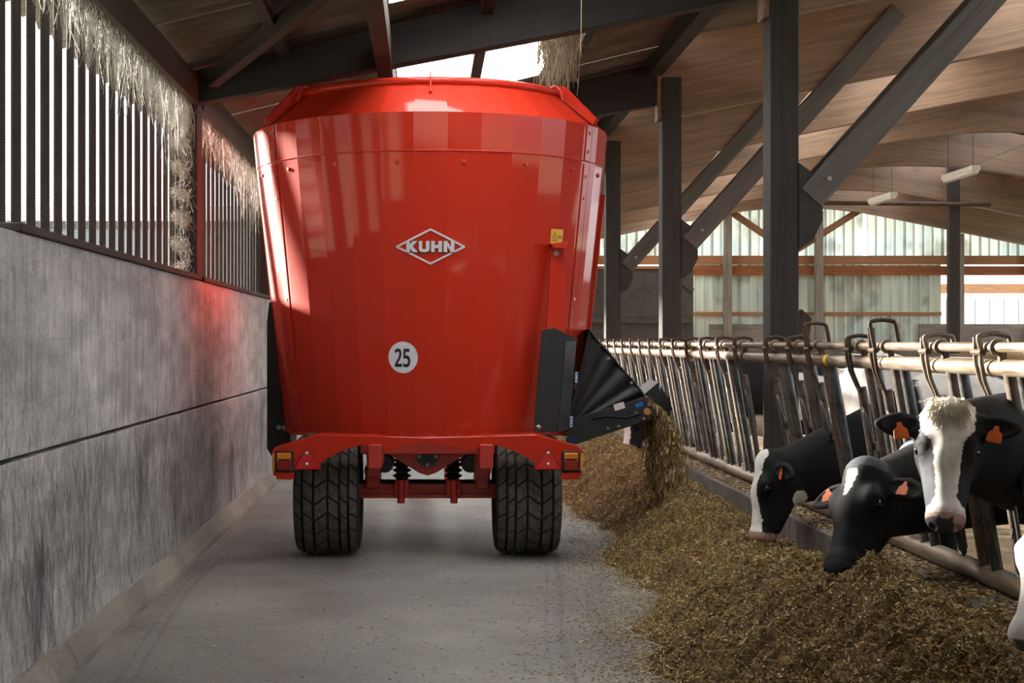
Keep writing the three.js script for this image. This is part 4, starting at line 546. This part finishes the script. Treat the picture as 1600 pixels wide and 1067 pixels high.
// head in its own axes: a from poll to muzzle, b sideways, c out of the forehead
function headField(a, bs, c, droop, lift) {
  const b = Math.abs(bs);
  let f = cone(a, b, c, [0.04, 0, -0.10], [0.19, 0, -0.085], 0.092, 0.086);
  f = smin(f, cone(a, b, c, [0.19, 0, -0.088], [0.40, 0, -0.074], 0.083, 0.061), 0.05);
  f = smin(f, ell(a, b, c, [-0.01, 0, -0.085], [0.07, 0.085, 0.075]), 0.05);
  f = smin(f, ell(a, b, c, [0.145, 0.083, -0.062], [0.062, 0.036, 0.048]), 0.04);
  f = smin(f, cone(a, b, c, [0.15, 0.036, -0.2], [0.38, 0.022, -0.138], 0.08, 0.053), 0.06);
  f = smin(f, ell(a, b, c, [0.452, 0, -0.072], [0.056, 0.077, 0.063]), 0.045);
  f = smin(f, ell(a, b, c, [0.438, 0, -0.125], [0.046, 0.054, 0.038]), 0.03);
  const e = ell(a, b, c, [0.165, 0.108, -0.068], [0.026, 0.012, 0.02]); f = Math.max(f, -e);
  f = smin(f, ell(a, b, c, [0.138, 0.106, -0.055], [0.02, 0.016, 0.024]), 0.02);
  const no = ell(a, b, c, [0.492, 0.046, -0.055], [0.02, 0.014, 0.022]); f = Math.max(f, -no);
  const mo = cone(a, b, c, [0.512, 0, -0.104], [0.43, 0.075, -0.106], 0.006, 0.004); f = Math.max(f, -mo);
  // ears: leaf-shaped, cupped
  const dx = Math.cos(droop), dy = Math.sin(droop), ex = b - 0.088, ea = a - 0.035, ec = c + 0.115 - lift * ex, u = ex * dx + ea * dy, w = -ex * dy + ea * dx;
  const ear = ell(u, w, ec, [0.098, 0, 0], [0.108, 0.058 * (1 - 0.25 * clamp(Math.abs(u - 0.1) / 0.1)), 0.02]); f = smin(f, ear, 0.03);
  const cup = ell(u, w, ec, [0.1, 0.004, 0.022], [0.08, 0.036, 0.02]); f = Math.max(f, -cup);
  return f;
}
const furTexless = (o) => phy({ vertexColors: true, roughness: 0.7, specularIntensity: 0.45, ...o });
const eyeMat = phy({ color: 0x08070a, roughness: 0.08, clearcoat: 1 }), tagMat = std({ color: 0xc85c18, roughness: 0.5 });
const hideMat = furTexless();
const BLACK = [0.007, 0.0065, 0.007], WHITE = [0.70, 0.66, 0.61], PINK = [0.34, 0.22, 0.18], NOSE = [0.035, 0.033, 0.036], GREY = [0.055, 0.058, 0.066];
const mix = (a, b, t) => [lerp(a[0], b[0], t), lerp(a[1], b[1], t), lerp(a[2], b[2], t)];
function cow(o) {
  // o.pos: ground under the shoulders, o.yaw: heading (0 faces the aisle), head: poll, muzzle and forehead direction in the world
  const t = thing('cow', o.label, 'cow', P(o.x, 0, o.d), 'cows at the feed fence'); t.rotation.y = o.yaw ?? 0;
  // local axes: -x ahead, y up
  t.updateMatrixWorld(); const inv = t.matrixWorld.clone().invert(), S = o.size ?? 0.9, poll = o.poll.clone().applyMatrix4(inv), muz = o.muzzle.clone().applyMatrix4(inv);
  const A = muz.clone().sub(poll).normalize(), C0 = o.face.clone().transformDirection(inv), C = C0.sub(A.clone().multiplyScalar(C0.dot(A))).normalize(), B = A.clone().cross(C);   // B points to the cow's side
  const toHead = (x, y, z) => { const qx = x - poll.x, qy = y - poll.y, qz = z - poll.z; return [(qx * A.x + qy * A.y + qz * A.z) / S, (qx * B.x + qy * B.y + qz * B.z) / S, (qx * C.x + qy * C.y + qz * C.z) / S]; };
  const fromHead = (a, b, c) => poll.clone().addScaledVector(A, a * S).addScaledVector(B, b * S).addScaledVector(C, c * S);
  const arr = (v) => [v.x, v.y, v.z], h1 = arr(fromHead(0.03, 0, -0.13)), h2 = arr(fromHead(0.15, 0, -0.2)), hs = o.hs ?? 1, withers = [0.1, 1.16 * hs, 0], brisket = [-0.1, 0.82 * hs, 0];
  const mid = (p, q, k) => [lerp(p[0], q[0], k), lerp(p[1], q[1], k), lerp(p[2], q[2], k)];
  const hc = arr(fromHead(0.2, 0, -0.1));
  const body = (x, y, z) => {
    let f = ell(x, y, z, [0.78, 0.93 * hs, 0], [0.86, 0.38, 0.33]);
    f = smin(f, ell(x, y, z, [0.1, 0.93 * hs, 0], [0.36, 0.35, 0.24]), 0.12);
    f = smin(f, ell(x, y, z, [1.4, 1.03 * hs, 0], [0.34, 0.28, 0.26]), 0.12);
    f = smin(f, cone(x, y, z, [0.1, 1.2 * hs, 0], [1.5, 1.24 * hs, 0], 0.08, 0.07), 0.12);
    const s = Math.abs(z);
    f = smin(f, cone(x, y, s, [0.05, 0.78, 0.15], [0.04, 0.42, 0.15], 0.11, 0.062), 0.08); f = smin(f, cone(x, y, s, [0.04, 0.42, 0.15], [0.05, 0.12, 0.15], 0.058, 0.043), 0.03); f = smin(f, cone(x, y, s, [0.05, 0.1, 0.15], [0.01, 0.045, 0.15], 0.045, 0.056), 0.02);
    f = smin(f, cone(x, y, s, [1.42, 0.95, 0.17], [1.28, 0.68, 0.18], 0.18, 0.11), 0.08); f = smin(f, cone(x, y, s, [1.28, 0.66, 0.18], [1.52, 0.48, 0.17], 0.1, 0.058), 0.04); f = smin(f, cone(x, y, s, [1.52, 0.48, 0.17], [1.46, 0.12, 0.17], 0.055, 0.043), 0.03); f = smin(f, cone(x, y, s, [1.46, 0.1, 0.17], [1.41, 0.045, 0.17], 0.045, 0.056), 0.02);
    f = smin(f, cone(x, y, z, [1.7, 1.22 * hs, 0], [1.82, 0.55, 0.03], 0.035, 0.022), 0.03);
    return f;
  };
  const neck = (x, y, z) => smin(cone(x, y, z, h1, withers, 0.085, 0.17), smin(cone(x, y, z, h2, brisket, 0.085, 0.2), cone(x, y, z, mid(h1, h2, 0.5), mid(withers, brisket, 0.4), 0.09, 0.2), 0.1), 0.1);
  const field = (x, y, z) => {
    let f = smin(body(x, y, z), neck(x, y, z), 0.12);
    const [a, b, c] = toHead(x, y, z); if (a > -0.35 && a < 0.75 && Math.abs(b) < 0.45 && c > -0.5 && c < 0.3) f = smin(f, headField(a, b, c, o.droop ?? 0.12, o.lift ?? 0) * S, 0.035);
    return f;
  };
  // fine grid round the head, coarse grid for the rest
  const lo = [hc[0] - 0.36 * S * 1.1, hc[1] - 0.4 * S, hc[2] - 0.36 * S * 1.1], hi = [hc[0] + 0.36 * S * 1.1, hc[1] + 0.42 * S, hc[2] + 0.36 * S * 1.1], cf = o.cell ?? 0.007, cc = 0.03;
  const head = isoSurface(field, lo, hi, cf), inHead = (x, y, z) => x > lo[0] + cc * 1.2 && x < hi[0] - cc * 1.2 && y > lo[1] + cc * 1.2 && y < hi[1] - cc * 1.2 && z > lo[2] + cc * 1.2 && z < hi[2] - cc * 1.2;
  const blo = [Math.min(lo[0], -0.5), -0.03, Math.min(lo[2], -0.45)], bhi = [1.95, 1.45, Math.max(hi[2], 0.45)], rest = isoSurface(field, blo, bhi, cc, inHead);
  const pos = new Float32Array([...head.pos, ...rest.pos]), off = head.pos.length / 3, idx = [...head.idx, ...rest.idx.map((i) => i + off)], nor = new Float32Array(pos.length), col = new Float32Array(pos.length), e = 0.004;
  for (let i = 0; i < pos.length; i += 3) {
    const [x, y, z] = [pos[i], pos[i + 1], pos[i + 2]], gx = field(x + e, y, z) - field(x - e, y, z), gy = field(x, y + e, z) - field(x, y - e, z), gz = field(x, y, z + e) - field(x, y, z - e), l = Math.hypot(gx, gy, gz) || 1;
    nor[i] = gx / l; nor[i + 1] = gy / l; nor[i + 2] = gz / l;
    const [a, b, c] = toHead(x, y, z), w = 0.012 * (noise3(x * 60, y * 60, z * 60) - 0.5), k = 0.86 + 0.28 * noise3(x * 90, y * 40, z * 90);
    let q = o.coat(a, b + w, c, x + w * 3, y + w * 3, z, hc); if (y < 0.085) q = [0.06, 0.05, 0.04];
    col[i] = q[0] * k; col[i + 1] = q[1] * k; col[i + 2] = q[2] * k;
  }
  const g = new THREE.BufferGeometry(); g.setAttribute('position', new THREE.BufferAttribute(pos, 3)); g.setAttribute('normal', new THREE.BufferAttribute(nor, 3)); g.setAttribute('color', new THREE.BufferAttribute(col, 3)); g.setIndex(idx);
  mesh('body', g, hideMat, t);
  for (const s of [-1, 1]) mesh('eye', new THREE.SphereGeometry(0.021 * S, 18, 12), eyeMat, t, fromHead(0.163, s * 0.108, -0.064));
  // ear tags: flag with a narrow neck, hung in front of the ear
  const flag = plate([[-0.03, -0.036], [0.03, -0.036], [0.034, -0.03], [0.03, 0.006], [0.012, 0.022], [0.009, 0.042], [-0.009, 0.042], [-0.012, 0.022], [-0.03, 0.006], [-0.034, -0.03]].map(([x, y]) => [x * 0.78, y * 0.8]), 0.003, 0.001);
  for (const s of o.tags ?? [-1, 1]) { const m = mesh('ear_tag', flag, tagMat, t, fromHead(0.075, s * 0.185, -0.09 + (o.lift ?? 0) * 0.1)); m.quaternion.setFromRotationMatrix(new THREE.Matrix4().makeBasis(B.clone().multiplyScalar(-1), A.clone().multiplyScalar(-1), C)); m.rotateZ(s * 0.2); m.userData.label = 'orange ear tag'; }
  if (o.hair) { // loose hair on the poll
    const gs = []; for (let i = 0; i < 520; i++) { const b0 = rr(-0.07, 0.07), a0 = rr(-0.08, 0.03), base = fromHead(a0, b0, -0.006 - 3.6 * b0 * b0 - (a0 < -0.03 ? (-0.03 - a0) * 0.9 : 0)), tip = base.clone().addScaledVector(A, rr(0.02, 0.06)).addScaledVector(B, b0 * rr(0.1, 0.5) + rr(-0.008, 0.008)).addScaledVector(C, rr(0.002, 0.012)), up = base.clone().lerp(tip, 0.4).addScaledVector(C, rr(0.004, 0.012)); gs.push(tubeGeo([base, up, tip], 0.0012, 4, 3)); }
    mesh('forelock', joined(gs), std({ color: o.hair, roughness: 0.6 }), t).userData.label = 'cream forelock';
  }
  if (o.collar) mesh('collar', new THREE.TorusGeometry(0.165, 0.018, 8, 40).scale(1, 1.1, 1), std({ color: 0x34444c, roughness: 0.7 }), t, new THREE.Vector3(...mid(mid(h1, h2, 0.5), mid(withers, brisket, 0.4), 0.28))).quaternion.setFromUnitVectors(V(0, 0, 1), V(...mid(withers, brisket, 0.4)).sub(V(...mid(h1, h2, 0.5))).normalize());
  return t;
}
const patch = (x, y, z, s, k) => noise3(x * s + k, y * s + k * 2, z * s + 7);
const muzzleCoat = (a, b, c, base, pink) => a > 0.455 && c > -0.115 && c < 0.02 ? (pink ? mix(NOSE, PINK, step(-0.01, 0.02, b * pink)) : NOSE) : base;
// the cow that looks at the camera
cow({ label: 'black and white cow with a white face, looking straight out through the fence', x: 2.85, d: 6.2, poll: px(1481, 640, 5.38), muzzle: px(1477, 818, 5.22), face: V(-1.75, 0.15, 5.0), size: 0.885, hair: 0xe4dac6, droop: 0.02, lift: 0.1, cell: 0.0055, yaw: 0.1,
  coat: (a, b, c, x, y, z, hc) => {
    const inFace = a > -0.12 && a < 0.56 && c > -0.14, half = pw(a, [[-0.1, 0.11], [0.06, 0.108], [0.15, 0.062], [0.22, 0.05], [0.36, 0.042], [0.42, 0.07], [0.46, 0.1]]), mid = pw(a, [[-0.1, 0], [0.1, 0.0], [0.2, -0.004], [0.5, 0.0]]);
    if (inFace) { if (a > 0.455 && c < -0.01) return b < -0.03 ? PINK : NOSE; if (a > 0.40) return c > -0.11 ? (a > 0.44 ? PINK : mix(WHITE, PINK, 0.35 * (a > 0.42 ? 1 : 0))) : GREY; if (Math.abs(b - mid) < half && c > -0.075 - (a < 0.08 ? 0.05 : 0)) return WHITE; return b > 0.03 && b < 0.112 && a > 0.08 && Math.hypot(a - 0.17, b - 0.1) > 0.028 ? GREY : BLACK; }
    return patch(x, y, z, 2.2, 3) > 0.62 && x > 0.2 ? WHITE : BLACK;
  } });
// the nearly all black cow with its muzzle in the feed
cow({ label: 'nearly all black cow with its muzzle down in the silage, small white star', x: 2.95, d: 6.95, poll: px(1336, 726, 6.36), muzzle: px(1302, 862, 6.16), face: V(-0.76, 0.25, 0.6), size: 1.02, droop: 0.3, lift: -0.15, collar: true, yaw: 0.02, hs: 0.98,
  coat: (a, b, c, x, y, z, hc) => { if (Math.abs(b - 0.01) < pw(a, [[-0.06, 0.03], [0.03, 0.028], [0.14, 0.012], [0.16, 0]]) && a > -0.09 && a < 0.16 && c > -0.08) return a < 0.02 ? GREY : WHITE; if (a > 0.45 && a < 0.56) return NOSE; if (a < 0.0 && a > -0.1 && Math.abs(b) < 0.1 && c > -0.1) return GREY; return x > 0.25 && patch(x, y, z, 1.9, 11) > 0.42 ? WHITE : BLACK; } });
// the cow in profile with a white blaze
cow({ label: 'black cow in profile with a long white blaze, head lowered to the heap', x: 2.95, d: 8.6, poll: px(1180, 720, 8.35), muzzle: px(1170, 834, 8.3), face: V(-0.99, 0.1, -0.02), size: 0.94, droop: 0.25, lift: -0.3, yaw: -0.02, hs: 0.97,
  coat: (a, b, c, x, y, z, hc) => { if (a > -0.12 && a < 0.57 && c > -0.17) { if (a > 0.465) return mix(PINK, NOSE, 0.65); if (a > 0.425) return PINK; if (c > -0.06 && Math.abs(b) < pw(a, [[-0.1, 0.09], [0.1, 0.07], [0.3, 0.06], [0.42, 0.08]])) return WHITE; return BLACK; } if (Math.hypot(a - 0.2, c + 0.27) < 0.05) return WHITE; return x > -0.12 && y > 0.86 && x < 0.3 ? WHITE : x > 0.3 && patch(x, y, z, 2, 5) > 0.55 ? WHITE : BLACK; } });
// the cow behind the falling feed
cow({ label: 'black cow with a white face, half hidden behind the conveyor', x: 2.6, d: 14.3, poll: px(985, 632, 14.0), muzzle: px(972, 703, 13.9), face: V(-0.85, 0.1, 0.5), size: 0.95, cell: 0.012, yaw: 0.0, hs: 0.98, tags: [],
  coat: (a, b, c, x, y, z) => a > 0.1 && a < 0.6 && c > -0.2 && b > -0.05 ? WHITE : x > 0.4 && patch(x, y, z, 2, 8) > 0.5 ? WHITE : BLACK });
// the cow at the right edge, only its white face is in view
cow({ label: 'white faced cow eating at the near end of the heap, cut off by the frame', x: 2.95, d: 4.75, poll: P(1.955, 0.93, 4.62), muzzle: P(1.775, 0.52, 4.45), face: V(-0.8, 0.2, 0.6), size: 0.9, yaw: 0, tags: [], lift: -1.6,
  coat: (a, b, c, x, y, z) => a > 0.485 && a < 0.57 ? [0.12, 0.1, 0.09] : a > 0.06 && a < 0.5 && c > -0.3 && Math.abs(b) < 0.13 ? WHITE : x > 0.2 && patch(x, y, z, 2, 21) > 0.45 ? WHITE : BLACK });
// two that stand farther in, tail to the fence
cow({ label: 'mostly white cow standing tail to the fence behind the middle bars', x: 5.0, d: 11.6, yaw: Math.PI - 0.2, poll: P(5.9, 1.15, 11.8), muzzle: P(6.25, 0.8, 11.9), face: V(0.6, 0.7, 0), size: 0.95, cell: 0.014, tags: [], coat: (a, b, c, x, y, z) => patch(x, y, z, 2.3, 31) > 0.58 ? BLACK : WHITE });
cow({ label: 'mostly black cow standing tail to the fence beyond the white one', x: 5.4, d: 17.2, yaw: Math.PI + 0.3, poll: P(6.3, 1.15, 17.0), muzzle: P(6.65, 0.8, 16.9), face: V(0.6, 0.7, 0), size: 0.95, cell: 0.014, tags: [], coat: (a, b, c, x, y, z) => patch(x, y, z, 2.3, 41) > 0.56 ? WHITE : BLACK });

// ---------------------------------------------------------------- small things
{ // webs thick with dust: tangles of thread along the heads of the openings and at the roof light
  const web = (name, label, n, make, color, r) => { const gs = []; for (let i = 0; i < n; i++) { const pts = make(i); if (pts) gs.push(tubeGeo(pts, r * rr(0.6, 1.5), 4, 3)); } const m = mesh(name, joined(gs), std({ color, roughness: 0.9 })); m.userData.kind = 'stuff'; tag(m, label, 'cobweb'); };
  const fringe = (d0, d1, deep) => () => { const d = lerp(d1, d0, Math.pow(rnd(), 1.5)), x = WALL - rr(0.02, 0.115), l = deep * Math.pow(rnd(), 1.8) * (0.25 + 1.3 * fbm(d * 4, 2.2, 2, 1 << 20) * step(d0 - 1, d1, d)) + 0.04, y = 3.12 - rr(0, 0.06), s = rr(-0.07, 0.07); return [P(x, y, d), P(x + rr(-0.02, 0.02), y - l * 0.5, d + s * 0.6 + rr(-0.03, 0.03)), P(x + rr(-0.03, 0.03), y - l, d + s)]; };
  web('cobweb', 'dusty pale cobwebs hanging thickly along the head of the near slatted opening', 1100, fringe(5.7, 10.2, 0.42, 10.2), 0xccc8c0, 0.001);
  web('cobweb', 'dusty pale cobwebs hanging over the slats behind the machine', 1000, fringe(10.6, 15, 0.5, 15), 0xccc8c0, 0.0012);
  web('cobweb', 'tufted cobwebs clinging to the side of the dark wall post', 700, (i) => { const k = i % 7, y = 3.0 - k * 0.17 - rr(0, 0.06), d = 10.0 - rr(0, 0.35), x = WALL - 0.06 + rr(-0.05, 0.03); return [P(x, y, d), P(x + rr(0, 0.03), y - rr(-0.03, 0.05), d + rr(0.05, 0.2)), P(x + rr(0, 0.05), y + rr(-0.12, 0.1), d + rr(0.1, 0.35))]; }, 0xb0aca4, 0.001);
  web('cobweb', 'straw coloured webs hanging beside the bright roof light', 900, () => { const d = rr(10.6, 12.4), x = rr(0.86, 1.14) + 0.04 * (d - 10.5), y = eaveY(x) - 0.02, l = rr(0.1, 0.75) * Math.pow(rnd(), 0.7); return [P(x, y, d), P(x + rr(-0.05, 0.05), y - l * 0.5, d + rr(-0.05, 0.05)), P(x + rr(-0.08, 0.06), y - l, d + rr(-0.08, 0.08))]; }, 0x7c6a50, 0.0022);
  tag(mesh('twine', tubeGeo([P(1.03, 4.2, 9.9), P(1.035, 3.7, 9.9), P(1.03, 3.41, 9.9)], 0.003, 10, 5), std({ color: 0x9a8c5c, roughness: 0.9 })), 'single thread of twine hanging before the dark rafter', 'twine');
}
{ // unlit batten lamps under the ridge, and a pipe across
  ['long unlit batten lamp under the ridge, the nearer one', 'long unlit batten lamp under the ridge, the farther one by the gable'].forEach((l, i) => { const d = [25.7, 30.1][i], t = thing('batten_lamp', l, 'lamp', P(9.3, 4.4, d), 'batten lamps under the ridge'); mesh('lamp_body', box(0.16, 0.1, 1.5, 0.02), std({ color: 0xcfc6b8, roughness: 0.5 }), t); mesh('lamp_cover', new THREE.CapsuleGeometry(0.07, 1.36, 6, 12).rotateX(Math.PI / 2).scale(1, 0.7, 1), std({ color: 0xd8d4cc, roughness: 0.3 }), t, V(0, -0.05, 0)); for (const z of [-0.6, 0.6]) mesh('hanger_wire', rod(V(0, 0.04, z), V(0, 1.56, z), 0.006, 5), rustMat, t); });
  tag(mesh('cable', tubeGeo([P(9.3, 4.48, 24.9), P(9.45, 4.62, 22), P(9.6, 5.0, 20)], 0.012, 20, 5), std({ color: 0x8a8272 })), 'thin cable sagging from the nearer batten lamp', 'cable');
  const p = thing('lamp_pole', 'dark timber post in the cow barn with a pipe across it', 'post', P(11.9, 0, FRAME(5) - 0.4)); const s = mesh('shaft', box(5.5, 0.24, 0.2, 0.01), wood(darkTex, 0xfff0e4), p, V(0.12, 2.75, 0)); s.rotation.z = Math.PI / 2; mesh('cross_pipe', rod(V(-3.6, 4.62, 0.18), V(0.9, 4.58, 0.18), 0.05, 10), rustMat, p);
  const b = thing('straw_bank', 'low bank of straw bedding lying by the far gable wall', 'straw', P(12.4, 0, 30)); b.userData.kind = 'stuff'; { const g = new THREE.SphereGeometry(1, 60, 30).scale(4.4, 1.32, 3), pp = g.attributes.position; for (let i = 0; i < pp.count; i++) { const k = 1 + 0.12 * (fbm(pp.getX(i) * 2 + 40, pp.getZ(i) * 2 + pp.getY(i) + 40, 3, 1 << 20) - 0.5); pp.setXYZ(i, pp.getX(i) * k, pp.getY(i) * k - 0.05, pp.getZ(i) * k); } g.computeVertexNormals(); mesh('straw', g, std({ map: scaled(feedTex, 30, 20), color: 0xffe8b0, roughness: 0.95 }), b); }
}
renderer.render(scene, camera);
